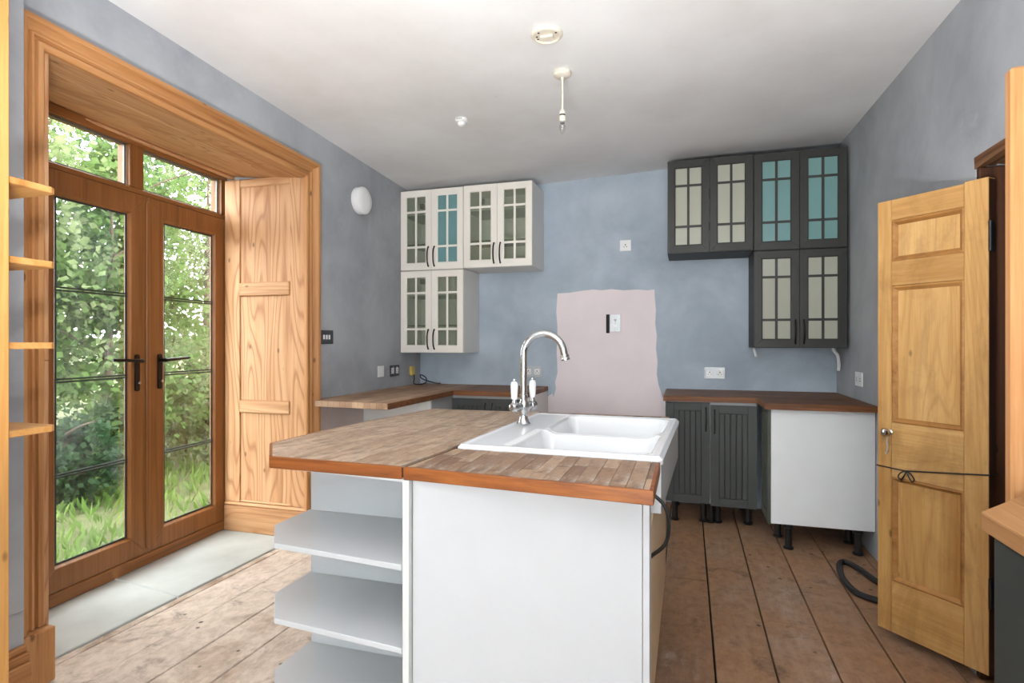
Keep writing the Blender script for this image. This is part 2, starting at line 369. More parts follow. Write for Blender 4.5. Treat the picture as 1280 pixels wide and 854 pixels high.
# ================================================================ the room
XL, XR, YB, YR = -2.33, 1.05, 4.77, -5.2
def ceil_z(x, y):
    y = max(y, 1.2); t = (x - XL) / (XR - XL)
    l = 2.575 + (YB - y) * .045; r = 2.703 - (YB - y) * .027
    return l + (r - l) * t
st = dict(kind='structure')
def S(o, label, cat): return tag(o, label, cat, kind='structure')
floor = S(MB().box(-2.45, 1.9, YR, YB + .1, -.12, -.028).build('floor', 'sub'), 'bare old floorboards with two grey stone slabs at the glazed doors', 'floor')
xs = [.1 + .2255 * k for k in range(-12, 9)]
xs = [x for x in xs if -2.42 < x < 1.85]; xs = [-2.425] + xs + [1.88]
for i in range(len(xs) - 1):
    y = YR + .01; cuts = []
    yy = YR + random.uniform(2.2, 5.0)
    while yy < YB - .5: cuts.append(yy); yy += random.uniform(5.5, 7)
    ys = [YR + .01] + cuts + [YB - .004]
    for j in range(len(ys) - 1):
        dz = random.uniform(-.0025, .0015); g = random.uniform(.0018, .0042)
        cx, cy = (xs[i] + xs[i + 1]) / 2, (ys[j] + ys[j + 1]) / 2
        x1 = xs[i + 1] - g
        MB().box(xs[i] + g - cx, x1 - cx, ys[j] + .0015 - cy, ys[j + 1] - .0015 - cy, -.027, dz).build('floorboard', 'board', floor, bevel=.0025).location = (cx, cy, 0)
for (p) in ([(-2.438, 1.56), (-2.438, 2.262), (-2.86, 2.318), (-3.0, 2.335), (-2.98, 1.6)], [(-2.438, 2.272), (-2.438, 3.19), (-3.08, 3.19), (-3.0, 2.345), (-2.86, 2.328)]):
    MB().prism(p, -.028, .002).build('stone_slab', 'slate', floor, bevel=.004)
# ceiling, a little out of level like the old house it is in
mb = MB(); nx, ny = 8, 14; vs = []; fs = []
for i in range(nx + 1):
    for j in range(ny + 1):
        x = XL - .05 + (XR + .1 - XL) * i / nx; y = YR + (YB + .05 - YR) * j / ny; vs.append((x, y, ceil_z(x, y)))
for i in range(nx):
    for j in range(ny):
        a = i * (ny + 1) + j; fs.append((a, a + 1, a + ny + 2, a + ny + 1))
nv = len(vs); vs += [(x, y, z + .12) for x, y, z in vs]; fs += [tuple(nv + k for k in f[::-1]) for f in fs]
S(mb.add(vs, fs).build('ceiling', 'ceiling'), 'white painted plaster ceiling with faint brown stains', 'ceiling')
HZ = 2.95
S(MB().box(XL - .7, XR + .9, YB, YB + .1, -.1, HZ).build('wall_back', 'wall_back'), 'pale blue back wall with a bare pink plaster patch', 'wall')
wl = MB()
wl.prism([(-2.21, YR), (-2.21, 1.42), (-2.33, 1.42), (-2.33, 1.56), (-2.93, 1.80), (-3.05, 1.80), (-3.05, YR)], -.1, HZ)
wl.prism([(-2.33, 3.185), (-2.33, YB), (-3.05, YB), (-3.05, 3.21)], -.1, HZ)
wl.prism([(-2.33, 1.56), (-2.33, 3.185), (-3.05, 3.21), (-3.05, 1.80)], lambda x, y: (2.375 if x > -2.5 else 2.45) + (3.2 - y) * .03, HZ)
S(wl.build('wall_left', 'wall'), 'blue grey left wall around the deep door recess', 'wall')
wr = MB()
wr.box(XR, XR + .16, 2.62, YB, -.1, HZ); wr.box(XR, XR + .16, -1.1, 1.80, -.1, HZ); wr.box(XR, XR + .16, YR, -2.9, -.1, HZ); wr.box(XR, XR + .16, -2.9, -1.1, -.1, .8); wr.box(XR, XR + .16, -2.9, -1.1, 2.2, HZ); wr.box(XR, XR + .16, 1.80, 2.62, 1.975, HZ)
S(wr.build('wall_right', 'wall'), 'grey right wall with a doorway behind the pine door', 'wall')
wb = MB()
wb.box(XL, -1.75, YR - .1, YR, -.1, HZ); wb.box(.85, XR + .9, YR - .1, YR, -.1, HZ); wb.box(-1.75, .85, YR - .1, YR, -.1, .62); wb.box(-1.75, .85, YR - .1, YR, 2.4, HZ)
S(wb.build('wall_rear', 'wall'), 'blue grey rear wall with an added wide window opening', 'wall')
wn = empty('added_window_1', (-.45, YR - .05, .62), label='wide white window added unseen in the rear wall to let light in', cat='window', kind='structure')  # invented window behind the camera, there for the rear fill light
mb = MB().box(-1.3, 1.3, -.03, .03, 0, .06).box(-1.3, 1.3, -.03, .03, 1.72, 1.78).box(-1.3, -1.24, -.03, .03, .06, 1.72).box(1.24, 1.3, -.03, .03, .06, 1.72).box(-.03, .03, -.03, .03, .06, 1.72)
mb.build('window_frame', 'white_plastic', wn)
for a, b in ((-1.24, -.03), (.03, 1.24)): MB().box(a, b, -.004, .004, .06, 1.72).build('pane', 'door_glass', wn)
wn = empty('added_window_2', (XR + .1, -2.0, .8), math.pi / 2, label='unseen white window added for light in the right wall behind the counter', cat='window', kind='structure')  # made-up window, goes with the added side lamp
MB().box(-.9, .9, -.03, .03, 0, .06).box(-.9, .9, -.03, .03, 1.34, 1.4).box(-.9, -.84, -.03, .03, .06, 1.34).box(.84, .9, -.03, .03, .06, 1.34).box(-.03, .03, -.03, .03, .06, 1.34).build('window_frame', 'white_plastic', wn)
for a, b in ((-.84, -.03), (.03, .84)): MB().box(a, b, -.004, .004, .06, 1.34).build('pane', 'door_glass', wn)
# hallway beyond the doorway
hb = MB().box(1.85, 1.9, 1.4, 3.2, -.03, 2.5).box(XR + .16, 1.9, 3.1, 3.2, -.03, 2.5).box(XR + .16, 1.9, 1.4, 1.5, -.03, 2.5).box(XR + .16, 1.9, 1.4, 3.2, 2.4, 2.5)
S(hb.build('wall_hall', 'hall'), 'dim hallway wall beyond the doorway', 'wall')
# plaster patches (slightly proud skim coats)
def back_poly(px, y):   # photo points on the back wall -> x, z there
    out = []
    for u, v in px:
        X = (u - 640) / F_PX; dx = math.cos(YAW) * X - math.sin(YAW); dy = math.sin(YAW) * X + math.cos(YAW); t = y / dy
        out.append((t * dx, 1.27 - (v - 428) / F_PX * t))
    return out
edge = [(697, 367), (712, 366), (728, 363.5), (742, 362), (752, 363), (764, 361.5), (780, 363), (796, 362), (809, 363), (818, 362), (818.5, 372), (820, 388), (819, 404), (821, 420), (820, 436), (822, 452), (821, 468), (823, 480), (826, 490), (828, 498), (831, 489), (833.5, 490)]
pe = back_poly(edge, YB); left = back_poly([(683, 497), (690, 492), (692, 497), (695, 486), (694, 478), (697, 466), (696, 440), (697, 410), (695.5, 390)], YB)
poly = pe + [(-.165, .004), (-1.14, .004)] + left
mb = MB(); n = len(poly)
mb.add([(x, YB, z) for x, z in poly] + [(x, YB - .004, z) for x, z in poly], [tuple(range(n)), tuple(range(2 * n - 1, n - 1, -1))] + [(i, (i + 1) % n, n + (i + 1) % n, n + i) for i in range(n)])
S(mb.build('trim_plaster_patch', 'plaster'), 'bare pink plaster patch with ragged painted edges on back wall', 'plaster patch')
S(MB().box(XL, XL + .003, 3.225, 3.8, .002, .862).build('trim_plaster_strip', 'plaster_warm'), 'bare pinkish plaster under the overhanging left worktop', 'plaster patch')
# cover strip and skirting on the near pier
S(MB().box(-2.21, -2.2, 1.365, 1.415, .34, 2.7).build('trim_cover_strip', 'wall', bevel=.002), 'narrow painted cover strip running up the near wall corner', 'trim')
sk = MB()
for z0, z1, t in ((0.002, .17, .045), (.17, .2, .035), (.2, .222, .022)): sk.box(-2.21, -2.21 + t, YR + .02, 1.42, z0, z1)
S(sk.build('baseboard_left', 'arch_y', bevel=.004), 'stripped pine skirting board on the near left wall', 'skirting board')
# ================================================================ glazed double doors (door_1)
D0 = (-2.92, 1.95); D1 = (-3.035, 3.2); ang = math.atan2(D1[1] - D0[1], D1[0] - D0[0])
d1 = empty('door_1', (D0[0], D0[1], 0), ang, label='brown wood effect glazed double doors with top lights to the garden', cat='door', kind='structure')
UL, UR, UM = -.066, 1.246, .59; ZT = 2.10
MB().box(UL - .06, UL - .003, -.01, .075, 0.003, 2.42).build('frame_jamb', 'foil_z', d1, bevel=.004)
MB().box(UR + .003, UR + .045, -.01, .075, 0.003, 2.42).build('frame_jamb', 'foil_z', d1, bevel=.004)
MB().box(UL - .003, UR + .003, -.01, .075, 2.372, 2.42).build('frame_head', 'foil_x', d1, bevel=.004)
MB().box(UL - .003, UR + .003, -.012, .075, 2.103, 2.135).build('transom', 'foil_x', d1, bevel=.004)
MB().box(.482, .575, -.012, .075, 2.136, 2.371).build('mullion', 'foil_z', d1, bevel=.004)
MB().box(UL - .003, UR + .003, -.03, .09, .003, .066).build('threshold', 'foil_x', d1, bevel=.006)
for a, b in ((UL, .482), (.575, UR - .04)):
    MB().box(a, b, .02, .026, 2.136, 2.371).build('top_pane', 'door_glass', d1)
    mb = MB()
    for q in (a + .004, b - .016): mb.box(q, q + .012, .012, .019, 2.136, 2.371)
    for q in (2.137, 2.36): mb.box(a + .016, b - .016, .012, .019, q, q + .01)
    mb.build('spacer', 'spacer', d1)
MB().box(UR - .04, UR - .002, -.011, .07, 2.136, 2.371).build('frame_jamb', 'foil_z', d1)
SW = .122
def mitre(mb, x0, x1, z0, z1, w, y0, y1, lip=0.012):
    """one frame with a mitred face and a sloping glazing bead"""
    o = [(x0, z0), (x1, z0), (x1, z1), (x0, z1)]; i1 = [(x0 + w - lip, z0 + w - lip), (x1 - w + lip, z0 + w - lip), (x1 - w + lip, z1 - w + lip), (x0 + w - lip, z1 - w + lip)]
    i2 = [(x0 + w, z0 + w), (x1 - w, z0 + w), (x1 - w, z1 - w), (x0 + w, z1 - w)]
    L = [[(a, y0, b) for a, b in o], [(a, y0, b) for a, b in i1], [(a, y0 + .018, b) for a, b in i2], [(a, y1, b) for a, b in i2], [(a, y1, b) for a, b in o]]
    for k in range(4):
        j = (k + 1) % 4
        loop = [L[q][k] for q in range(5)]; loop2 = [L[q][j] for q in range(5)]
        mb.loft([loop, loop2])
def leaf(x0, x1, hx, hdir):
    lf = MB(); mitre(lf, x0, x1, .07, ZT, SW, -.025, .014)
    lo = lf.build('door_leaf', 'foil_z', d1, bevel=.003)
    a, b, z0, z1 = x0 + SW, x1 - SW, .07 + SW, ZT - SW
    bars = [.62, 1.083, 1.53]; zz = [z0] + bars + [z1]
    for k in range(4): MB().box(a, b, -.004, .002, zz[k], zz[k + 1]).build('pane', 'door_glass', lo)
    for z in bars:
        MB().box(a, b, -.012, -.0045, z - .011, z - .003).box(a, b, -.012, -.0045, z + .003, z + .011).build('glazing_bar', 'lead', lo)
    sp = MB()
    for q in (a, b - .012): sp.box(q, q + .012, -.0075, -.0045, z0, z1)
    for q in (z0, z1 - .01): sp.box(a + .012, b - .012, -.0075, -.0045, q, q + .01)
    sp.build('spacer', 'lead', lo)
    h = MB()
    pr = [(hx + .015 * math.cos(t), 1.1 + (.09 if math.sin(t) >= 0 else -.09) + .013 * math.sin(t)) for t in [2 * math.pi * k / 20 for k in range(20)]]
    h.loft([[(x, -.0255, z) for x, z in pr], [(x, -.034, z) for x, z in pr]])
    h.build('handle_plate', 'bronze', lo, smooth=True)
    h2 = MB().tube([(hx, -.034, 1.166), (hx, -.062, 1.166)], .011, 12)
    h2.tube(smooth_path([(hx, -.07, 1.166), (hx + hdir * .03, -.072, 1.168), (hx + hdir * .1, -.07, 1.172), (hx + hdir * .19, -.066, 1.176)], 5), [.011, .012, .012, .011, .0105, .0105, .01, .01, .009, .009, .009, .009, .009, .0088, .0085, .008][:16], 10)
    h2.build('handle_lever', 'bronze', lo, smooth=True)
    MB().lathe([(.008, 0), (.008, -.014), (.003, -.016)], (hx, -.034, 1.045), 12, 'y').build('key_barrel', 'chrome', lo, smooth=True)
    return lo
leaf(UL, UM - .003, .51, -1); R = leaf(UM + .003, UR, .667, 1)
MB().box(UM - .02, UM + .0, -.034, -.0255, .1, ZT - .03).build('meeting_strip', 'foil_z', R, bevel=.003)
for z in (1.925, 1.385, .815, .215):
    h = MB(); pr = [(UR + .012 + .018 * max(-1, min(1, 1.5 * math.cos(t))), z + .04 * (1 if math.sin(t) > 0 else -1) + .018 * math.sin(t)) for t in [2 * math.pi * k / 16 for k in range(16)]]
    h.loft([[(x, -.0255, q) for x, q in pr], [(x, -.052, q) for x, q in pr]]).build('hinge', 'foil_z', R, smooth=True)
# ---- pine lining of the recess
t1 = empty('trim_1', (-2.65, 3.16, 0), label='panelled pine reveal beside the glazed doors', cat='reveal panel', kind='structure')
def rv(x0, x1, z0, z1, y0, y1, name, mat, bev=.003): MB().box(x0, x1, y0, y1, z0, z1).build(name, mat, t1, (-2.65, 3.16, 0), bevel=bev)
zt = 2.36
rv(-2.997, -2.874, .2, zt, 3.158, 3.184, 'stile', 'pine_z'); rv(-2.474, -2.332, .2, zt, 3.158, 3.184, 'stile', 'pine_z')
for z0, z1, y0 in ((2.305, zt, 3.158), (1.578, 1.668, 3.15), (.8, .885, 3.15), (.2, .215, 3.158)): rv(-2.873, -2.475, z0, z1, y0, 3.184, 'rail', 'pine_x', .006)
for z0, z1 in ((1.669, 2.304), (.886, 1.577), (.216, .799)): rv(-2.873, -2.475, z0, z1, 3.168, 3.184, 'panel', 'pine_z', 0)
rv(-2.997, -2.332, .175, .199, 3.144, 3.184, 'dado_bead', 'pine_x', .01); rv(-2.997, -2.332, .003, .174, 3.15, 3.184, 'skirting', 'pine_x')
t2 = empty('trim_2', (-2.65, 2.4, 2.35), label='pine boarded soffit above the glazed doors', cat='soffit', kind='structure')
sof = lambda x, y: 2.325 + (-2.33 - x) * .105 + (3.18 - y) * .03
for a, b in ((-2.331, -2.52), (-2.522, -2.77), (-2.772, -2.95)):
    yy = [1.56 + (-2.33 - (a + b) / 2) * .3, 2.42 if a > -2.6 else 2.7, 3.183]
    for k in range(2):
        MB().prism([(a, yy[k] + .001), (a, yy[k + 1]), (b, yy[k + 1]), (b, yy[k] + .001)], sof, lambda x, y: sof(x, y) + .03).build('soffit_board', 'pine_y', t2, (-2.65, 2.4, 2.35), bevel=.002)
MB().prism([(-2.93, 1.82), (-2.93, 3.183), (-2.965, 3.183), (-2.965, 1.82)], lambda x, y: sof(x, y) - .02, lambda x, y: sof(x, y) - .001).build('bead', 'pine_y', t2, (-2.65, 2.4, 2.35), bevel=.006)
t3 = empty('trim_3', (-2.6, 1.6, 0), label='plain pine reveal on the near side of the glazed doors', cat='reveal panel', kind='structure')
for z0, z1 in ((.003, 1.2), (1.202, 2.37)):
    MB().prism([(-2.332, 1.561), (-2.94, 1.805), (-2.94, 1.83), (-2.332, 1.585)], z0, z1).build('reveal_board', 'pine_z', t3, (-2.6, 1.6, 0), bevel=.002)
# ---- architrave, a moulded profile mitred round the opening
t4 = empty('trim_4', (-2.33, 2.35, 0), label='moulded stripped pine architrave framing the glazed doors', cat='architrave', kind='structure')
prof = [(0, 0), (0, .016), (.006, .022), (.024, .022), (.028, .01), (.036, .01), (.04, .024), (.048, .026), (.052, .016), (.062, .02), (.074, .036), (.08, .05), (.1, .052), (.104, .034), (.104, 0)]
ti = lambda y: 2.322 + (3.11 - y) * .03
def aring(y, z, sy, sz): return [(-2.33 + t, y + w_ * sy, z + w_ * sz) for w_, t in prof]
yl, yr_ = 1.557, 3.112
MB().loft([aring(yr_, .19, 1, 0), aring(yr_, ti(yr_), 1, 1)]).build('architrave_leg', 'arch_z', t4, (-2.33, 2.35, 0))
MB().loft([aring(yl, .21, -1, 0), aring(yl, ti(yl), -1, 1)]).build('architrave_leg', 'arch_z', t4, (-2.33, 2.35, 0))
MB().loft([aring(yl, ti(yl), -1, 1), aring(yr_, ti(yr_), 1, 1)]).build('architrave_head', 'arch_y', t4, (-2.33, 2.35, 0))
MB().box(-2.33, -2.275, 1.455, 1.572, .003, .205).build('plinth_block', 'arch_z', t4, (-2.33, 2.35, 0), bevel=.004)
MB().box(-2.33, -2.275, 3.105, 3.22, .003, .185).build('plinth_block', 'arch_z', t4, (-2.33, 2.35, 0), bevel=.004)

# ================================================================ pine door (door_2), standing open
HX, HY = 1.055, 2.53; DA = math.radians(130.75)
d2 = empty('door_2', (HX, HY, 0), DA, label='narrow waxed pine panelled door standing open on the right wall', cat='door', kind='structure')
W2, T2, zb, ztp = .415, .042, .045, 1.872
def dpiece(x0, x1, z0, z1, y0, y1, name, mat, bev=.002): return MB().box(x0, x1, y0, y1, z0, z1).build(name, mat, d2, bevel=bev)
dpiece(0.001, .081, zb, ztp + .006, -T2, .001, 'stile', 'door_z'); dpiece(.357, W2, zb, ztp, -T2, 0, 'stile', 'door_z')
rails = [(1.785, ztp), (1.508, 1.612), (.703, .93), (zb, .261)]
for a, b in rails: dpiece(.0825, .3555, a, b, -T2, 0, 'rail', 'door_x')
for a, b in ((1.613, 1.784), (.931, 1.507), (.262, .702)):
    dpiece(.0825, .3555, a, b, -T2 + .008, -.014, 'panel', 'door_z', 0)
    mo = MB(); w_ = .02
    x0, x1 = .0825, .3555
    ring = lambda x, z, ix, iz: [(x, -.014, z), (x, -.003, z), (x + ix * .006, -.001, z + iz * .006), (x + ix * w_ * .6, -.006, z + iz * w_ * .6), (x + ix * w_, -.014, z + iz * w_)]
    cs = [ring(x0, a, 1, 1), ring(x1, a, -1, 1), ring(x1, b, -1, -1), ring(x0, b, 1, -1)]
    for k in range(4): mo.loft([cs[k], cs[(k + 1) % 4]])
    mo.build('moulding', 'door_mould', d2)
dpiece(-.0015, 0.0005, zb, ztp, -T2, 0, 'hinge_edge', 'jamb', 0)
kb = MB().lathe([(.0, .0005), (.012, .001), (.012, .004), (.007, .007), (.007, .018), (.013, .022), (.0185, .03), (.0185, .036), (.012, .045), (.004, .047)], (.36, 0, .89), 16, 'y')
kb.build('knob', 'chrome', d2, smooth=True)
kl = MB().tube(smooth_path([(.362, .012, .875), (.369, .01, .85), (.366, .008, .825), (.372, .004, .805), (.378, .004, .795)], 5), .003, 7); kl.build('latch_wire', 'steel', d2, smooth=True)
for z in (1.66, .35):
    MB().box(-.003, -.0016, -.038, -.006, z - .055, z + .055).tube([(-.006, .003, z - .055), (-.006, .003, z + .055)], .006, 8).build('hinge', 'black', d2)
# dark frame of that doorway
t5 = empty('trim_5', (1.1, 2.6, 0), label='dark old timber door lining behind the pine door', cat='door frame', kind='structure')
MB().box(1.052, 1.21, 2.592, 2.619, .0, 1.93).build('lining', 'jamb', t5, (1.1, 2.6, 0), bevel=.003)
MB().box(1.052, 1.21, 1.8, 1.83, .0, 1.93).build('lining', 'jamb', t5, (1.1, 2.6, 0), bevel=.003)
mb = MB().box(1.062, 1.084, 2.578, 2.5915, 1.62, 1.73); mb.build('hinge_plate', 'black', t5, (1.1, 2.6, 0))
# split, ragged lintel made of several timbers
for k in range(5):
    x0 = 1.046 + k * .033
    n = 9; ring = []
    for j in range(n):
        y = 1.8 + .819 * j / (n - 1); e = random.uniform(-.006, .006)
        ring.append([(x0, y, 1.935 + e + .004 * k), (x0 + .031, y, 1.937 + random.uniform(-.006, .006) + .004 * k), (x0 + .031, y, 1.974), (x0 + random.uniform(-.003, .002), y, 1.974)])
    MB().loft(ring).build('lintel_timber', 'lintel', t5, (1.1, 2.6, 0))
# string tied round the door
so = MB(); c_, s_ = math.cos(DA), math.sin(DA)
def dw(u, v, z): return (HX + c_ * u - s_ * v, HY + s_ * u + c_ * v, z)
loop = [(.416, .004, .74), (.3, .004, .738), (.15, .004, .76), (-.006, .004, .784), (-.008, -T2 - .004, .785), (.2, -T2 - .004, .76), (.419, -T2 - .004, .742), (.416, .004, .74)]
so.tube([dw(*p) for p in loop], .0028, 7)
for sgn in (-1, 1):
    so.tube(smooth_path([dw(.288, .006, .738), dw(.288 + sgn * .018, .012, .732), dw(.288 + sgn * .032, .012, .712), dw(.288 + sgn * .022, .01, .7), dw(.288 + sgn * .008, .01, .72), dw(.288, .006, .738)], 4), .0026, 6)
so.tube([dw(.288, .006, .738), dw(.305, .006, .705), dw(.312, .005, .69)], .0026, 6)
tag(so.build('string', 'black', off=dw(.288, .005, .738), smooth=True), 'black string tied in a bow round the pine door', 'string')
# ================================================================ wall cabinets with glazed doors
def bow_handle(mb, x, z0, z1, y, out=.028, r=.0062):
    """dark bow handle on a face at y, bulging towards -y"""
    mb.lathe([(.007, 0), (.007, -.006), (.005, -.008)], (x, y, z0), 10, 'y'); mb.lathe([(.007, 0), (.007, -.006), (.005, -.008)], (x, y, z1), 10, 'y')
    h = z1 - z0
    mb.tube(smooth_path([(x, y - .004, z0), (x, y - out * .8, z0 + h * .2), (x, y - out, z0 + h * .5), (x, y - out * .8, z0 + h * .8), (x, y - .004, z1)], 4), r, 8)
def glazed_cabinet(x0, x1, z0, z1, yf, door_mat, side_mat, panes, handles, label, group, dz=(0, 0)):
    """yf: face of the doors; panes: one glass per door"""
    cx = (x0 + x1) / 2; off = (cx, YB, z0)
    r = empty('wall_cabinet', off, label=label, cat='cabinet', group=group)
    yb = YB - .006; yc = yf + .021; t = .016
    MB().box(x0 + .001, x0 + t, yc, yb, z0, z1).box(x1 - t, x1 - .001, yc, yb, z0, z1).box(x0 + t, x1 - t, yc, yb, z0, z0 + t).box(x0 + t, x1 - t, yc, yb, z1 - t, z1).build('carcass', side_mat, r, off)
    MB().box(x0 + t, x1 - t, yb - .008, yb, z0 + t, z1 - t).build('back_panel', 'cab_in', r, off)
    MB().box(x0 + t, x0 + t + .002, yc + .002, yb - .008, z0 + t, z1 - t).box(x1 - t - .002, x1 - t, yc + .002, yb - .008, z0 + t, z1 - t).box(x0 + t + .002, x1 - t - .002, yc + .002, yb - .008, z0 + t, z0 + t + .002).box(x0 + t + .002, x1 - t - .002, yc + .002, yb - .008, z1 - t - .002, z1 - t).build('lining', 'cab_in', r, off)
    H = z1 - z0
    for q in (.33, .69): MB().box(x0 + t + .003, x1 - t - .003, yc + .03, yb - .01, z0 + H * q, z0 + H * q + .006).build('glass_shelf', 'glass_shelf', r, off)
    for k in range(2):
        a = x0 + .0015 if k == 0 else cx + .001; b = cx - .001 if k == 0 else x1 - .0015
        c, d = z0 + .002 + dz[k], z1 - .002 + dz[k]; sw = .056; y0, y1 = yf, yf + .02
        dm = MB(); ins = [(a + sw, c + sw + .006), (b - sw, c + sw + .006), (b - sw, d - sw), (a + sw, d - sw)]; o_ = [(a, c), (b, c), (b, d), (a, d)]
        lp = .006; i0 = [(ins[0][0] - lp, ins[0][1] - lp), (ins[1][0] + lp, ins[1][1] - lp), (ins[2][0] + lp, ins[2][1] + lp), (ins[3][0] - lp, ins[3][1] + lp)]
        for e in range(4):
            f_ = (e + 1) % 4
            dm.loft([[(o_[q][0], y0, o_[q][1]), (i0[q][0], y0, i0[q][1]), (ins[q][0], y0 + .005, ins[q][1]), (ins[q][0], y1, ins[q][1]), (o_[q][0], y1, o_[q][1])] for q in (e, f_)])
        do = dm.build('door', door_mat, r, off, bevel=.0012)
        gx0, gx1, gz0, gz1 = ins[0][0], ins[1][0], ins[0][1], ins[2][1]; gh = gz1 - gz0; mw = .0085
        h1, h2 = gz0 + gh * .236, gz0 + gh * .772; gxm = (gx0 + gx1) / 2
        MB().box(gxm - mw, gxm + mw, y0 + .003, y0 + .014, gz0, gz1).build('muntin', door_mat, do, off)
        for z in (h1, h2): MB().box(gx0, gxm - mw, y0 + .0035, y0 + .014, z - mw, z + mw).box(gxm + mw, gx1, y0 + .0035, y0 + .014, z - mw, z + mw).build('muntin', door_mat, do, off)
        for (u0, u1) in ((gx0, gxm - mw), (gxm + mw, gx1)):
            for (v0, v1) in ((gz0, h1 - mw), (h1 + mw, h2 - mw), (h2 + mw, gz1)):
                MB().box(u0, u1, y0 + .008, y0 + .012, v0, v1).build('pane', panes[k], do, off)
        if handles:
            hm = MB(); hx = (b - .026) if k == 0 else (a + .026); bow_handle(hm, hx, c + .03, c + .19, y0); hm.build('handle', 'bronze', do, off, smooth=True)
    # hanging bracket seen at the top inside corner
    MB().box(x0 + t + .004, x0 + t + .04, yb - .05, yb - .009, z1 - .075, z1 - .03).build('hanging_bracket', 'bronze', r, off)
    return r
YF = 4.385; gw = 'off white glazed wall cabinets'; gb = 'black glazed wall cabinets'
glazed_cabinet(-2.326, -1.757, 1.873, 2.545, YF, 'cab_cream', 'cab_side', ['cab_glass', 'cab_glass_teal'], 1, 'off-white glazed wall cabinet with teal glass, above another cabinet in the corner', gw)
glazed_cabinet(-1.755, -1.174, 1.876, 2.549, YF, 'cab_cream', 'cab_side', ['cab_glass', 'cab_glass'], 1, 'off-white glazed wall cabinet with nothing below it, beside the bare wall', gw)
glazed_cabinet(-2.326, -1.757, 1.183, 1.869, YF, 'cab_cream', 'cab_side', ['cab_glass', 'cab_glass'], 1, 'lower off-white glazed wall cabinet above the sockets in the corner', gw)
glazed_cabinet(-.145, .442, 1.919, 2.598, YF, 'black_cab', 'black_side', ['film', 'film'], 0, 'black glazed wall cabinet with nothing below it, cream panes, no handles', gb, (0, .002))
glazed_cabinet(.444, 1.03, 1.915, 2.596, YF, 'black_cab', 'black_side', ['film_teal', 'film_teal'], 0, 'black glazed wall cabinet with turquoise panes under the ceiling', gb)
glazed_cabinet(.444, 1.03, 1.231, 1.912, YF, 'black_cab', 'black_side', ['film', 'film'], 1, 'lower black glazed wall cabinet with two black handles', gb)

# ================================================================ base cabinets
def tg_door(mb, w_, h_, t=.018, fr=.055, n=5):
    """tongue and groove door in local x 0..w, z 0..h, face at y=0, thickness towards +y"""
    mb.box(0, fr, 0, t, 0, h_).box(w_ - fr, w_, 0, t, 0, h_).box(fr, w_ - fr, 0, t, 0, fr).box(fr, w_ - fr, 0, t, h_ - fr, h_)
def tongue_door(parent, off, x, y, z, w_, h_, rz, mat, handle=None, n=5, pw=.055):
    Mx = Matrix.Translation((x, y, z)) @ Matrix.Rotation(rz, 4, 'Z')
    mb = MB(Mx); tg_door(mb, w_, h_, fr=pw); do = mb.build('door', mat, parent, off, bevel=.0015)
    bw = (w_ - 2 * pw) / n
    for k in range(n): MB(Mx).box(pw + k * bw + .0018, pw + (k + 1) * bw - .0018, .004, .016, pw + .001, h_ - pw - .001).build('board', mat, do, off, bevel=.0025)
    MB(Mx).box(pw, w_ - pw, .0162, .0178, pw, h_ - pw).build('door_back', 'black', do, off)
    if handle is not None:
        hm = MB(Mx); bow_handle(hm, handle, h_ - .19, h_ - .035, 0, .024, .005); hm.build('handle', 'black', do, off, smooth=True)
    return do
def legs(parent, off, pts, zt=.16):
    for x, y in pts:
        MB().lathe([(.026, .003), (.03, .006), (.03, .014), (.02, .02), (.019, zt - .03), (.028, zt - .025), (.028, zt)], (x, y, 0), 14).build('leg', 'black', parent, off, smooth=True)
def carcass(x0, x1, y0, y1, z0=.16, z1=.86): return MB().box(x0, x1, y0, y1, z0, z1)
# right back run
off = (.145, 4.5, 0); c1 = empty('base_cabinet', off, label='charcoal two-door base cabinet with black handles under the brown worktop', cat='cabinet')
carcass(-.155, .445, 4.19, 4.765).build('carcass', 'white', c1, off)
tongue_door(c1, off, -.15, 4.17, .162, .293, .692, 0, 'charcoal', .268); tongue_door(c1, off, .148, 4.165, .15, .293, .69, 0, 'charcoal', .025)
legs(c1, off, [(-.09, 4.28), (.105, 4.3), (.155, 4.29), (.2, 4.3), (.4, 4.32), (-.09, 4.68), (.4, 4.68)])
# right wall run with its white end
off = (.76, 4.0, 0); c2 = empty('base_cabinet', off, label='base cabinet with plain white end panel beside the open pine door', cat='cabinet')
carcass(.49, 1.045, 3.86, 4.16).build('carcass', 'white', c2, off); MB().box(.487, 1.047, 3.841, 3.858, .16, .859).build('end_panel', 'white_bright', c2, off, bevel=.001)
tongue_door(c2, off, .468, 4.155, .155, .315, .7, -math.pi / 2, 'charcoal_side', None, 4)
legs(c2, off, [(.59, 3.88), (.97, 3.89), (.56, 4.1), (.97, 4.1)])
# left corner unit
off = (-2.05, 4.2, 0); c3 = empty('base_cabinet', off, label='white corner base cabinet set back under the overhanging left worktop', cat='cabinet')
carcass(XL + .004, -1.775, 3.82, 4.765).build('carcass', 'white', c3, off); MB().box(XL + .004, -1.772, 3.8, 3.818, .1, .859).build('end_panel', 'white_bright', c3, off, bevel=.001)
legs(c3, off, [(-2.25, 3.9), (-1.85, 3.9), (-2.25, 4.65), (-1.85, 4.65)])
off = (-1.45, 4.5, 0); c4 = empty('base_cabinet', off, label='charcoal base cabinet with white side beside the bare plaster', cat='cabinet')
carcass(-1.768, -1.155, 4.19, 4.765).build('carcass', 'white', c4, off); MB().box(-1.153, -1.137, 4.17, 4.765, .1, .859).build('side_panel', 'cab_side', c4, off, bevel=.001)
tongue_door(c4, off, -1.765, 4.17, .155, .303, .68, 0, 'charcoal', .278); tongue_door(c4, off, -1.458, 4.17, .155, .3, .68, 0, 'charcoal', .025)
legs(c4, off, [(-1.7, 4.28), (-1.2, 4.28), (-1.7, 4.68), (-1.2, 4.68)])
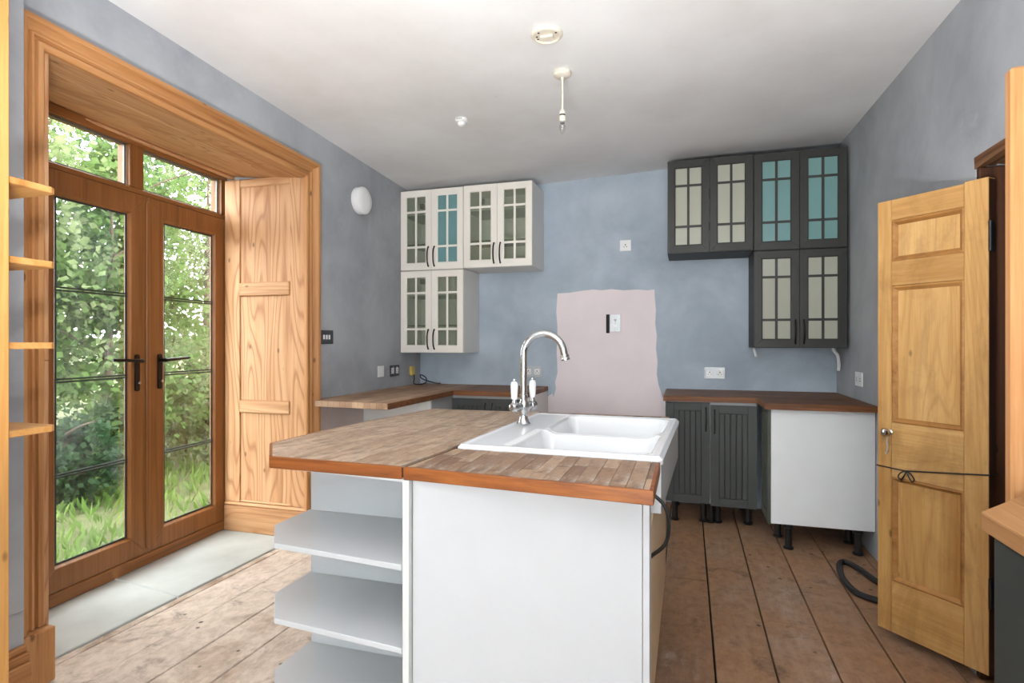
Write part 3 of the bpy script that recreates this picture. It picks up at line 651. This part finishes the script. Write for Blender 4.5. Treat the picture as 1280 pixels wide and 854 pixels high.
# L shaped worktops along the walls
off = (.5, 4.3, .862); wt = empty('worktop', off, label='dark brown L-shaped worktop on the charcoal and white base cabinets', cat='worktop')
MB().box(-.165, 1.048, 4.145, 4.764, .862, .9).build('worktop_slab', 'block_r', wt, off, bevel=.002)
MB().box(.45, 1.048, 3.795, 4.144, .862, .9).build('worktop_slab', 'block_r', wt, off, bevel=.002)
MB().box(-.165, .43, 4.141, 4.1448, .863, .899).box(.445, .4498, 3.8, 4.14, .863, .899).box(.45, 1.046, 3.79, 3.7948, .863, .899).build('edge_strip', 'edge_dark', wt, off)
off = (-2.0, 4.0, .862); wt = empty('worktop', off, label='faded brown L-shaped worktop overhanging beside the glazed doors', cat='worktop')
MB().prism([(XL + .004, 3.23), (XL + .05, 3.225), (XL + .05, 3.15), (-1.742, 3.115), (-1.735, 4.12), (-1.735, 4.764), (XL + .004, 4.764)], .86, .898).build('worktop_slab', 'block_l', wt, off, bevel=.002)
MB().box(-1.734, -1.135, 4.12, 4.764, .86, .898).build('worktop_slab', 'block_r', wt, off, bevel=.002)
MB().prism([(-1.7415, 3.115), (-1.7345, 4.118), (-1.7305, 4.118), (-1.7375, 3.115)], .861, .897).box(-1.73, -1.136, 4.116, 4.1195, .861, .897).build('edge_strip', 'edge_dark', wt, off)

# ================================================================ island
off = (-.45, 2.25, 0)
isl = empty('kitchen_island', off, label='white kitchen island base under the sink and worn wooden worktop', cat='island')
MB().box(-.785, -.12, 1.59, 2.9, .1, .72).build('carcass', 'white', isl, off)
MB().box(-.785, -.12, 1.58, 1.8, .721, .861).box(-.785, -.752, 1.801, 2.9, .721, .861).build('carcass_top', 'white', isl, off)
MB().box(-.787, -.116, 1.56, 1.578, .003, .8605).build('front_panel', 'white', isl, off, bevel=.001)
MB().box(-.1145, -.097, 1.56, 1.63, .003, .8605).build('corner_strip', 'white', isl, off, bevel=.001)
MB().box(-.119, -.104, 1.632, 2.23, .155, .728).build('door', 'cream_door', isl, off, bevel=.002)
dd = MB().box(-.119, -.104, 2.235, 2.9, .155, .728).build('door', 'cream_door', isl, off, bevel=.002)
Mh = Matrix.Translation((-.104, 1.69, 0)) @ Matrix.Rotation(math.pi / 2, 4, 'Z'); hm = MB(Mh); bow_handle(hm, 0, .66, .84, 0, .052, .0055)
hm.build('handle', 'black', isl, off, smooth=True)
MB().box(-.77, -.14, 1.68, 2.86, .003, .098).build('plinth', 'black_side', isl, off)
off2 = (-1.12, 1.75, 0)
sh = empty('open_shelf_unit', off2, label='white open end shelves with clipped corners built onto the island', cat='shelf unit')
MB().box(-.811, -.79, 1.54, 1.955, .003, .86).build('side_panel', 'white_edge', sh, off2, bevel=.001)
MB().box(-1.425, -.812, 1.945, 1.963, .003, .86).build('back_panel', 'white', sh, off2, bevel=.001)
sp = [(-.812, 1.536), (-1.302, 1.583), (-1.43, 1.742), (-1.43, 1.9445), (-.812, 1.9445)]
for z in (.07, .345, .592): MB().prism(sp, z, z + .018).build('shelf', 'white', sh, off2, bevel=.0015)
MB().prism([(-.812, 1.552), (-1.29, 1.6), (-1.42, 1.75), (-1.42, 1.9445), (-.812, 1.9445)], .852, .8605).build('top_rail', 'white_edge', sh, off2)
MB().box(-1.42, -.80, 1.964, 2.88, .06, .86).build('rear_body', 'white', sh, off2)
# worktop of the island: a core, orange lipping and separate staves
offw = (-.75, 2.2, .862)
iw = empty('worktop', offw, label='worn butcher block island worktop with orange brown edges round the sink', cat='worktop')
Pl = [(-1.3, 1.557), (-.812, 1.541), (-.784, 1.872), (-.747, 2.845), (-.742, 2.965), (-1.362, 2.945), (-1.448, 2.371), (-1.472, 2.04), (-1.47, 1.762)]
Pf = [(-.81, 1.541), (-.082, 1.474), (-.082, 1.842), (-.782, 1.869)]
Pb = [(-.74, 2.855), (-.09, 2.818), (-.09, 2.968), (-.74, 2.964)]
ZT_, ST = .9, .007
def inset(poly, d):
    n = len(poly); out = []
    for i in range(n):
        p0, p1, p2 = [Vector(poly[(i + k) % n]) for k in (-1, 0, 1)]
        a = (p1 - p0).normalized(); b = (p2 - p1).normalized(); na = Vector((-a.y, a.x)); nb = Vector((-b.y, b.x)); m = (na + nb); m = m / max(.3, m.dot(na))
        out.append(tuple(p1 + m * d))
    return out
for P_ in (Pl, Pf, Pb): MB().prism(inset(P_, .012), .862, ZT_ - ST - .0004).build('core', 'block_dark', iw, offw)
def lip(P_, edges):
    I = inset(P_, .012); n = len(P_)
    for e in edges: MB().prism([P_[e], P_[(e + 1) % n], I[(e + 1) % n], I[e]], .862, ZT_ - .0005).build('edge_strip', 'edge_y', iw, offw, bevel=.002)
lip(Pl, [0, 4, 5, 6, 7, 8]); lip(Pf, [0, 1]); lip(Pb, [1, 2])
def lay(P_, ins, x0, x1, y0, y1, sw, mat, lo, hi, seed):
    r_ = random.Random(seed); reg = inset(P_, ins); k = 0; x = x0
    while x < x1:
        y = y0 - r_.uniform(0, lo)
        while y < y1:
            L_ = r_.uniform(lo, hi); g = .0006
            q = clip([(x + g, y + g), (x + sw - g, y + g), (x + sw - g, y + L_ - g), (x + g, y + L_ - g)], reg)
            if len(q) >= 3 and area2(q) > 5e-5:
                cx = sum(p[0] for p in q) / len(q); cy = sum(p[1] for p in q) / len(q)
                o = MB().prism(q, ZT_ - ST, ZT_ + r_.uniform(-.0006, .0003)).build('stave', mat, iw, (cx, cy, ZT_)); o.location = (cx - offw[0], cy - offw[1], ZT_ - offw[2]); k += 1
            y += L_
        x += sw
lay(Pl, .0105, -1.48, -.74, 1.5, 2.98, .0445, 'stave', .3, .75, 3)
lay(Pf, .0105, -.82, -.08, 1.45, 1.9, .0445, 'stave_front', .16, .42, 5)
lay(Pb, .008, -.75, -.08, 2.8, 2.98, .0445, 'stave_front', .16, .42, 6)

# ---- ceramic double sink
SKX, SKY, SKR = -.409, 2.343, math.radians(-2.2); SWX, SWY = .705, .972
sk = empty('ceramic_sink', (SKX, SKY, .72), SKR, label='white ceramic double bowl sink set into the island worktop', cat='sink')
ZR = .913 - .72; hx_, hy_ = SWX / 2, SWY / 2
def rr(x, y, x0, x1, y0, y1, r):
    dx = max(x0 + r - x, 0, x - x1 + r); dy = max(y0 + r - y, 0, y - y1 + r)
    ins = min(x - x0, x1 - x, y - y0, y1 - y)
    return r - math.hypot(dx, dy) if dx > 0 and dy > 0 else ins
def sstep(a, b, t): t = max(0, min(1, (t - a) / (b - a))); return t * t * (3 - 2 * t)
bowls = [(-.165, .307, -hy_ + .045, -.012), (-.165, .307, .012, hy_ - .045)]
def hz(x, y):
    z = ZR
    d_out = rr(x, y, -hx_, hx_, -hy_, hy_, .028)
    z -= .012 * (1 - sstep(0, .012, d_out))
    z -= .004 * sstep(.02, .03, d_out)
    d_div = 0
    if abs(y) < .03 and -.165 < x < .307: d_div = .022 * (1 - sstep(.012, .03, abs(y))) * sstep(0, .05, min(x + .165, .307 - x)); z -= d_div
    for b in bowls:
        d = rr(x, y, *b, .05)
        if d > 0: z = min(z, ZR - .004 - .17 * sstep(-.004, .04, d))
    if -.2 < x < -.165 and -hy_ + .06 < y < -.02: z -= .0035 * (.5 + .5 * math.sin(y * 2 * math.pi / .02)) * sstep(-.2, -.19, x)
    return z
nx, ny = 120, 170; vs = []; fs = []
gx = [-hx_ + SWX * i / nx for i in range(nx + 1)]; gy = [-hy_ + SWY * j / ny for j in range(ny + 1)]
for x in gx:
    for y in gy:
        # round the plan corners
        r = .028; cx = max(-hx_ + r, min(hx_ - r, x)); cy = max(-hy_ + r, min(hy_ - r, y)); dx, dy = x - cx, y - cy; L_ = math.hypot(dx, dy)
        X, Y = x, y
        if dx and dy:
            m = max(abs(dx), abs(dy)); X = cx + dx / L_ * m; Y = cy + dy / L_ * m
        vs.append((X, Y, hz(X, Y)))
id_ = lambda i, j: i * (ny + 1) + j
for i in range(nx):
    for j in range(ny): fs.append((id_(i, j), id_(i + 1, j), id_(i + 1, j + 1), id_(i, j + 1)))
bd = [id_(i, 0) for i in range(nx + 1)] + [id_(nx, j) for j in range(1, ny + 1)] + [id_(i, ny) for i in range(nx - 1, -1, -1)] + [id_(0, j) for j in range(ny - 1, 0, -1)]
nb = len(vs)
for k in bd: vs.append((vs[k][0] * 1.0, vs[k][1], ZR - .026))
for k in range(len(bd)): fs.append((bd[k], nb + k, nb + (k + 1) % len(bd), bd[(k + 1) % len(bd)]))
nb2 = len(vs)
for k in bd: vs.append((max(-hx_ + .03, min(hx_ - .006, vs[k][0])), max(-hy_ + .02, min(hy_ - .02, vs[k][1])), ZR - .028))
for k in range(len(bd)): fs.append((nb + k, nb2 + k, nb2 + (k + 1) % len(bd), nb + (k + 1) % len(bd)))
nb3 = len(vs)
for k in range(len(bd)): vs.append((vs[nb2 + k][0], vs[nb2 + k][1], .012))
for k in range(len(bd)): fs.append((nb2 + k, nb3 + k, nb3 + (k + 1) % len(bd), nb2 + (k + 1) % len(bd)))
fs.append(tuple(nb3 + k for k in range(len(bd))))
MB().add(vs, fs).build('basin', 'ceramic', sk, smooth=True)
for b in bowls:
    cx, cy = (b[0] + b[1]) / 2, (b[2] + b[3]) / 2
    MB().lathe([(.0, .0), (.038, .0), (.04, .003), (.028, .004), (.026, .002), (.0, .002)], (cx, cy, ZR - .1745), 20).build('drain', 'chrome', sk, smooth=True)

# ---- bridge mixer tap
TX, TY, TZ = -.688, 2.425, .9125
tp = empty('mixer_tap', (TX, TY, TZ), label='tall chrome swan neck mixer tap with white ceramic levers', cat='tap')
MB().lathe([(.03, 0), (.031, .004), (.026, .01), (.019, .03), (.017, .045), (.021, .055), (.024, .07), (.024, .085), (.02, .098), (.0155, .105), (.0155, .112), (.019, .115), (.019, .128), (.014, .132)], n=20).build('tap_body', 'chrome', tp, smooth=True)
pts = [(0, 0, .12), (0, 0, .2), (0, 0, .29)] + [(0.09 - .09 * math.cos(a), 0, .305 + .09 * math.sin(a)) for a in [math.radians(t) for t in range(0, 166, 11)]]
e = pts[-1]; pts.append((e[0] + .006, 0, e[2] - .028))
MB().tube(pts, .0155, 16).build('spout', 'chrome', tp, smooth=True)
e = pts[-1]; MB(Matrix.Translation(e) @ Matrix.Rotation(math.radians(-12), 4, 'Y')).lathe([(.014, .004), (.0185, .002), (.0195, -.004), (.0175, -.008), (.0195, -.012), (.019, -.02), (.012, -.022)], n=16).build('spout_nozzle', 'chrome', tp, smooth=True)
RT = Matrix.Rotation(math.radians(-24), 4, 'Z')
MB(RT).tube([(0, -.055, .078), (0, .055, .078)], .0165, 16).build('cross_body', 'chrome', tp, smooth=True)
for s in (-1, 1):
    vb = MB(RT); pr = [(.0185, .045), (.0215, .05), (.0215, .07), (.019, .075), (.014, .082), (.006, .084)]
    vb.lathe([(r_, s * z) for r_, z in pr], (0, 0, .078), 16, 'y')
    vb.tube([(0, s * .062, .09), (0, s * .062, .115)], [.011, .008], 12); v_ = vb.build('valve', 'chrome', tp, smooth=True)
    MB(RT).lathe([(.0095, .112), (.0135, .118), (.0155, .15), (.0165, .172), (.013, .186), (.006, .19)], (0, s * .062, 0), 16).build('lever', 'ceramic', v_, smooth=True)
    MB(RT).lathe([(.006, .19), (.007, .193), (.006, .199), (.002, .201)], (0, s * .062, 0), 12).build('lever_cap', 'chrome', v_, smooth=True)

# ================================================================ sockets and switches
def plate(name, loc, rz, w_, h_, mat, label, cat, kind, group=None):
    """face plate on a wall; local x along the wall, local -y into the room"""
    r = empty(name, loc, rz, label=label, cat=cat, group=group)
    MB().box(-w_ / 2, w_ / 2, -.009, -.0005, -h_ / 2, h_ / 2).build('plate', mat, r, bevel=.002, seg=2)
    def pins(cx, cz):
        for a, b, c, d in ((-.004, .004, .008, .018), (-.014, -.007, -.006, 0), (.007, .014, -.006, 0)):
            MB().box(cx + a, cx + b, -.0096, -.0091, cz + c - .004, cz + d - .004).build('pin_hole', 'hole', r)
    def rocker(cx, cz, m, a=.008, b=.012): MB().box(cx - a / 2, cx + a / 2, -.0125, -.0091, cz - b / 2, cz + b / 2).build('rocker', m, r, bevel=.001)
    if kind == 'double':
        for s in (-1, 1):
            if mat != 'white_plastic': MB().box(s * .038 - .022, s * .038 + .022, -.0092, -.0089, -.024, .024).build('insert', 'white_plastic', r)
            pins(s * .038, -.004); rocker(s * .03, .026, 'white_plastic' if mat == 'dark_plate' else mat)
    elif kind == 'single': pins(.0, -.004); rocker(-.02, .02, mat)
    elif kind == 'switch': rocker(0, 0, 'white_plastic', .014, .026)
    elif kind == 'three':
        for s in (-1, 0, 1): rocker(s * .03, 0, 'white_plastic', .017, .03)
    elif kind == 'spur':
        rocker(0, .026, 'dark_plate', .02, .008); rocker(0, .008, 'white_plastic', .016, .01); MB().box(-.01, .01, -.0096, -.0091, -.03, -.012).build('fuse_cover', 'white_plastic', r)
    return r
NL, NR = math.pi / 2, -math.pi / 2      # left wall faces +x, right wall faces -x
plate('light_switch', (XL, 3.335, 1.305), NL, .155, .092, 'dark_plate', 'dark grey three-gang light switch beside the pine architrave', 'switch', 'three')
plate('light_switch', (XL, 4.055, 1.04), NL, .088, .088, 'white_plastic', 'white single switch on left wall above the worktop', 'switch', 'switch')
plate('wall_socket', (XL, 4.28, 1.036), NL, .15, .09, 'dark_plate', 'dark grey double socket on left wall beside the white switch', 'socket', 'double')
bx_ = empty('junction_box', (XL, 4.585, 1.02), NL, label='small yellowed cable box on left wall near the corner', cat='cable box')
MB().box(-.035, .035, -.025, -.0005, -.04, .04).build('box_body', 'yellow', bx_, bevel=.004); MB().box(-.022, .022, -.028, -.0252, -.026, .026).build('box_lid', 'yellow', bx_, bevel=.002)
plate('wall_socket', (-1.27, YB, 1.02), 0, .15, .092, 'steel', 'steel double socket on back wall behind the tap', 'socket', 'double')
plate('wall_socket', (.2, YB, 1.03), 0, .152, .092, 'steel', 'steel double socket on back wall above the dark brown worktop', 'socket', 'double')
plate('wall_socket', (-.488, YB, 2.06), 0, .088, .088, 'white_plastic', 'white single socket high on the back wall', 'socket', 'single')
plate('fused_spur', (-.57, YB - .004, 1.427), 0, .088, .14, 'steel', 'steel fused switch on the bare pink plaster', 'switch', 'spur')
MB().box(-.645, -.617, YB - .0065, YB - .0042, 1.345, 1.5).build('wall_slot', 'hole', None, (-.63, YB - .005, 1.42), label='dark open slot cut in the plaster beside the switch', cat='hole')
plate('wall_socket', (XR, 4.17, 1.035), NR, .15, .09, 'white_plastic', 'white double socket on the right wall above the brown worktop', 'socket', 'double')
def cable(name, pts, r, mat, label, cat='cable', k=6):
    p = smooth_path(pts, k); b = p[0]
    return MB().tube(p, r, 8).build(name, mat, None, tuple(b), smooth=True, label=label, cat=cat)
cable('cable', [(XL + .03, 4.585, .985), (XL + .05, 4.55, .95), (XL + .06, 4.52, .915), (XL + .1, 4.56, .904), (XL + .13, 4.62, .92), (XL + .11, 4.65, .96), (XL + .08, 4.61, .985), (XL + .09, 4.62, .95), (XL + .17, 4.7, .91), (XL + .22, 4.73, .904)], .0045, 'black', 'looped black cable hanging from the yellowed box')
cable('cable', [(.468, 4.6, 1.231), (.468, 4.6, 1.215), (.474, 4.59, 1.19), (.478, 4.58, 1.165)], .009, 'white_plastic', 'short white cable end under the open side of the black cabinet')
cable('cable', [(.98, 4.55, 1.231), (.985, 4.55, 1.21), (1.01, 4.56, 1.18), (1.02, 4.57, 1.12), (1.02, 4.58, 1.07)], .011, 'white_plastic', 'thick white cable curling down from black cabinet by right wall')
HR = .016
cable('hose', [(1.0, 3.36, HR + .002), (.945, 3.44, HR + .002), (.905, 3.6, HR + .002), (.862, 3.69, HR + .002), (.822, 3.66, HR + .002), (.79, 3.5, HR + .002), (.786, 3.37, HR + .002), (.81, 3.25, HR + .002), (.88, 3.19, HR + .002), (.97, 3.17, HR + .002), (1.02, 3.2, HR + .002)], HR, 'rubber', 'black rubber hose looped on the floorboards beside the pine door', 'hose', 8)
vv = empty('pipe_valve', (1.0, 3.97, 0), label='small brass stop valve on a pipe under the white cabinet', cat='valve')
MB().tube([(1.0, 3.97, .0), (1.0, 3.97, .155)], .008, 10).build('pipe', 'brass', vv, (1.0, 3.97, 0), smooth=True)
MB().lathe([(.008, .06), (.016, .065), (.016, .09), (.009, .095)], (1.0, 3.97, 0), 10).tube([(1.0, 3.97, .078), (.99, 3.93, .078)], .007, 8).build('valve_body', 'brass', vv, (1.0, 3.97, 0), smooth=True)
# round wall light
wlg = empty('wall_light', (XL, 3.74, 2.315), NL, label='round white bulkhead light on the left wall', cat='light')
MB().lathe([(.098, -.0005), (.1, -.004), (.1, -.022), (.096, -.026)], n=36, axis='y').build('base', 'white_plastic', wlg, smooth=True)
MB().lathe([(.096, -.0262), (.101, -.03), (.1, -.05), (.09, -.06), (.05, -.064), (.0, -.065)], n=36, axis='y').build('diffuser', 'white_plastic', wlg, smooth=True)
# ---- ceiling fittings
x, y = -.607, 2.52; z = ceil_z(x, y); sd = empty('smoke_alarm_base', (x, y, z), label='ivory round smoke alarm base plate with cover missing', cat='smoke alarm')
MB().lathe([(.072, -.0005), (.073, -.006), (.068, -.016), (.06, -.018), (.056, -.01), (.0, -.01)], n=32).build('base_plate', 'ivory', sd, smooth=True)
MB().box(-.03, .03, -.012, .022, -.022, -.0102).build('terminal_block', 'ivory', sd, bevel=.003)
for a, b in ((-.045, .02), (-.045, 0), (-.02, .005), (-.01, .012), (.045, -.012), (-.03, -.03)): MB().lathe([(.005, -.0102), (.005, -.0115), (.0, -.0116)], (a, b, 0), 8).build('screw', 'hole', sd)
x, y = -.615, 2.895; z = ceil_z(x, y); pdn = empty('pendant_light', (x, y, z), label='ivory ceiling pendant with a bare clear candle bulb', cat='light')
MB().lathe([(.044, -.0005), (.045, -.005), (.045, -.02), (.036, -.027), (.01, -.03), (.006, -.045)], n=28).build('ceiling_rose', 'ivory', pdn, smooth=True)
MB().tube([(0, 0, -.04), (.001, 0, -.12), (0, 0, -.2)], .0042, 8).build('flex', 'ivory', pdn, smooth=True)
lh = MB().lathe([(.006, -.193), (.012, -.198), (.0165, -.205), (.0165, -.218), (.015, -.22)], n=16).lathe([(.015, -.2265), (.0168, -.228), (.0168, -.25), (.013, -.255)], n=16).build('lamp_holder', 'ivory', pdn, smooth=True)
MB().lathe([(.0152, -.2195), (.0152, -.227)], n=16).build('holder_ring', 'black', pdn, smooth=True)
MB().lathe([(.0125, -.2545), (.0125, -.264), (.009, -.266)], n=14).build('bulb_cap', 'chrome', pdn, smooth=True)
MB().lathe([(.009, -.2665), (.015, -.276), (.0165, -.287), (.013, -.303), (.006, -.318), (.001, -.324)], n=16).build('bulb', 'bulb', pdn, smooth=True)
x, y = -1.335, 3.305; z = ceil_z(x, y); hs = empty('heat_detector', (x, y, z), label='small white heat detector on the ceiling', cat='detector')
MB().lathe([(.038, -.0005), (.04, -.004), (.04, -.016), (.034, -.022), (.026, -.024)], n=26).build('base', 'white_plastic', hs, smooth=True)
MB().lathe([(.026, -.0245), (.022, -.04), (.012, -.046), (.0, -.047)], n=20).build('sensor', 'white_plastic', hs, smooth=True)
for k in range(4): MB().box(-.016 + k * .009, -.011 + k * .009, -.0405, -.0395, -.013, -.008).build('vent_slot', 'hole', hs)

# ================================================================ near pieces at the sides
off = (-1.98, 1.14, 0); ps = empty('pine_shelf_unit', off, label='honey pine shelf upright with small shelves beside the near wall', cat='shelf unit')
MB().box(-2.2, -1.766, 1.07, 1.1, .003, 2.5).build('upright', 'shelf_pine', ps, off, bevel=.003)
for z in (1.71, 1.49, 1.251, 1.006):
    MB().prism([(-2.2, 1.1005), (-1.785, 1.1005), (-1.795, 1.228), (-1.808, 1.245), (-2.2, 1.245)], z, z + .019).build('shelf', 'shelf_pine_x', ps, off, bevel=.002)
po = empty('pine_post', (.84, 1.77, 0), label='tall reddish pine board standing behind the oak topped counter', cat='board')
MB().box(.779, .95, 1.755, 1.79, .0, 1.965).build('board_face', 'arch_z', po, (.84, 1.77, 0), bevel=.006)
off = (.83, 1.1, 0); nc = empty('counter_cabinet', off, label='green black counter cabinet below the pale oak top', cat='cabinet')
MB().prism([(.645, .35), (.645, 1.50), (.82, 1.705), (1.045, 1.705), (1.045, .35)], .003, .86).build('cabinet_body', 'green_black', nc, off, bevel=.002)
for a, b in ((.36, .92), (.925, 1.485)): MB().box(.628, .644, a, b, .1, .85).build('door', 'green_black', nc, off, bevel=.002)
off = (.83, 1.1, .861); nw = empty('worktop', off, label='pale oak worktop with clipped corner on the green black cabinet', cat='worktop')
Pn = [(.612, .35), (1.047, .35), (1.047, 1.74), (.815, 1.74), (.612, 1.502)]
MB().prism(inset(Pn, .001), .861, .8928).build('core', 'oak_near', nw, off)
x = .612
while x < 1.04:
    q = clip([(x + .0006, .35), (x + .0554, .35), (x + .0554, 1.74), (x + .0006, 1.74)], Pn)
    if len(q) > 2: MB().prism(q, .893, .9).build('stave', 'oak_near', nw, off, bevel=.0008)
    x += .056

# ================================================================ garden
gz = -.22
gr = MB(); nx, ny = 30, 40; vs = []; fs = []
gh = lambda x, y: -.16 + .05 * math.sin(x * 1.3) * math.cos(y * .9) + max(0, (-x - 7)) * .09 - .0 * y
for i in range(nx + 1):
    for j in range(ny + 1):
        x = -3.07 - 22 * i / nx; y = -8 + 34 * j / ny; vs.append((x, y, gh(x, y)))
for i in range(nx):
    for j in range(ny): a = i * (ny + 1) + j; fs.append((a, a + 1, a + ny + 2, a + ny + 1))
nv = len(vs); vs += [(a, b, c - .3) for a, b, c in vs]; fs += [tuple(nv + k for k in f[::-1]) for f in fs]
S(gr.add(vs, fs).build('garden_ground', 'ground', smooth=True), 'mossy garden ground outside the glazed doors', 'ground')
def scatter(name, mat, pts, size, up, parent=None, **kw):
    n = len(pts); a = rng.normal(size=(n, 3)); a[:, 2] *= .6; a /= np.linalg.norm(a, axis=1)[:, None]
    b = rng.normal(size=(n, 3)); b = np.cross(a, b); b /= np.linalg.norm(b, axis=1)[:, None]
    if up:
        a = np.stack([rng.normal(0, .35, n), rng.normal(0, .35, n), np.ones(n)], 1); b = np.cross(a, rng.normal(size=(n, 3))); b /= np.linalg.norm(b, axis=1)[:, None]
    s = size * rng.uniform(.6, 1.25, n)[:, None]
    wdt = .12 if up else .46
    v = np.stack([pts, pts + a * s * .5 + b * s * wdt, pts + a * s, pts + a * s * .5 - b * s * wdt], 1).reshape(-1, 3)
    me = bpy.data.meshes.new(name); me.vertices.add(4 * n); me.vertices.foreach_set('co', v.ravel())
    me.loops.add(4 * n); me.polygons.add(n); me.loops.foreach_set('vertex_index', np.arange(4 * n, dtype=np.int32)); me.polygons.foreach_set('loop_start', np.arange(0, 4 * n, 4, dtype=np.int32))
    me.update(calc_edges=True); me.validate(); me.materials.append(M[mat])
    o = bpy.data.objects.new(name, me); C.objects.link(o); o.parent = parent; return tag(o, **kw)
n = 26000; px = -3.15 - 5.5 * rng.random(n) ** 1.2; py = -1 + 12 * rng.random(n)
keep = (np.sin(px * 2.1 + 1) * np.cos(py * 1.7) + rng.normal(0, .5, n)) > -.55; px, py = px[keep], py[keep]
pz = np.array([gh(a, b) for a, b in zip(px, py)])
scatter('lawn_grass', 'grass', np.stack([px, py, pz], 1), .13, True, label='rough bright green grass outside the glazed doors', cat='grass', kind='stuff')
def tree(x, y, H_, R_, base, leafs, mat, label, name='garden_tree', lsz=.075, dens=1.0):
    z0 = gh(x, y) - .03; r = empty(name, (x, y, z0), label=label, cat='shrub' if name == 'garden_shrub' else 'tree', group='trees and shrubs in the garden')
    tr = MB(); tips = []
    tr.tube(smooth_path([(0, 0, 0), (.06, -.05, H_ * .3), (-.05, .08, H_ * .6), (.05, 0, H_ * .9)], 4), [.05 * H_ / 3 * (1 - .85 * k / 12) for k in range(13)], 8)
    for k in range(9):
        z = H_ * (.2 + .65 * k / 9); a = k * 2.4; L_ = R_ * random.uniform(.6, .95)
        e = (L_ * math.cos(a), L_ * math.sin(a), z + L_ * .5); tr.tube(smooth_path([(0, 0, z), (e[0] * .5, e[1] * .5, z + L_ * .32), e], 3), [.02, .017, .014, .011, .009, .007, .004], 6); tips.append(e)
    tr.build('trunk', 'bark', r, smooth=True)
    nb = int(46 * dens); cl = []
    for _ in range(nb):
        d = rng.normal(size=3); d /= np.linalg.norm(d); q = rng.random() ** .45
        cl.append((d[0] * R_ * q, d[1] * R_ * q, base + (H_ - base) * (.5 + .5 * d[2] * q), R_ * rng.uniform(.16, .34)))
    cl = np.array(cl); idx = rng.integers(0, nb, leafs); off_ = rng.normal(size=(leafs, 3)) * .55
    p = cl[idx, :3] + off_ * cl[idx, 3][:, None]; p[:, 2] = np.maximum(p[:, 2], .02)
    scatter('foliage', mat, p, lsz, False, r, kind='stuff')
sp_ = [(-5.9, 4.6, 3.6, 1.05, .3, 11500, 'leaf1', 'mid green bushy tree with low foliage near the grass'),
       (-6.6, 6.6, 4.4, 1.5, .3, 7200, 'leaf2', 'pale yellow-green tree with airy foliage'),
       (-7.9, 5.2, 5.2, 1.7, .5, 8000, 'leaf3', 'dark blue-green tree deep in the garden'),
       (-6.1, 3.3, 3.9, 1.2, .6, 6000, 'leaf2', 'pale green tree standing at the near edge of the garden'),
       (-9.3, 7.6, 6.2, 2.1, .8, 5400, 'leaf1', 'tall mid green tree far back in the garden'),
       (-8.3, 9.3, 5.4, 1.9, .4, 6500, 'leaf3', 'wide dark green tree at the far side of the garden'),
       (-10.4, 4.6, 6.0, 2.0, .5, 4300, 'leaf2', 'tall pale tree behind the dark blue-green one')]
for a in sp_: tree(*a)
for a in [(-5.0, 5.4, .9, .5, .02, 4500, 'leaf1', 'low mid green shrub on the grass'), (-5.3, 3.7, .75, .45, .02, 4000, 'leaf3', 'low dark shrub at the foot of the trees'), (-6.0, 5.7, 1.3, .6, .02, 5500, 'leaf2', 'rounded pale shrub between the trees')]:
    tree(*a, name='garden_shrub', lsz=.06)
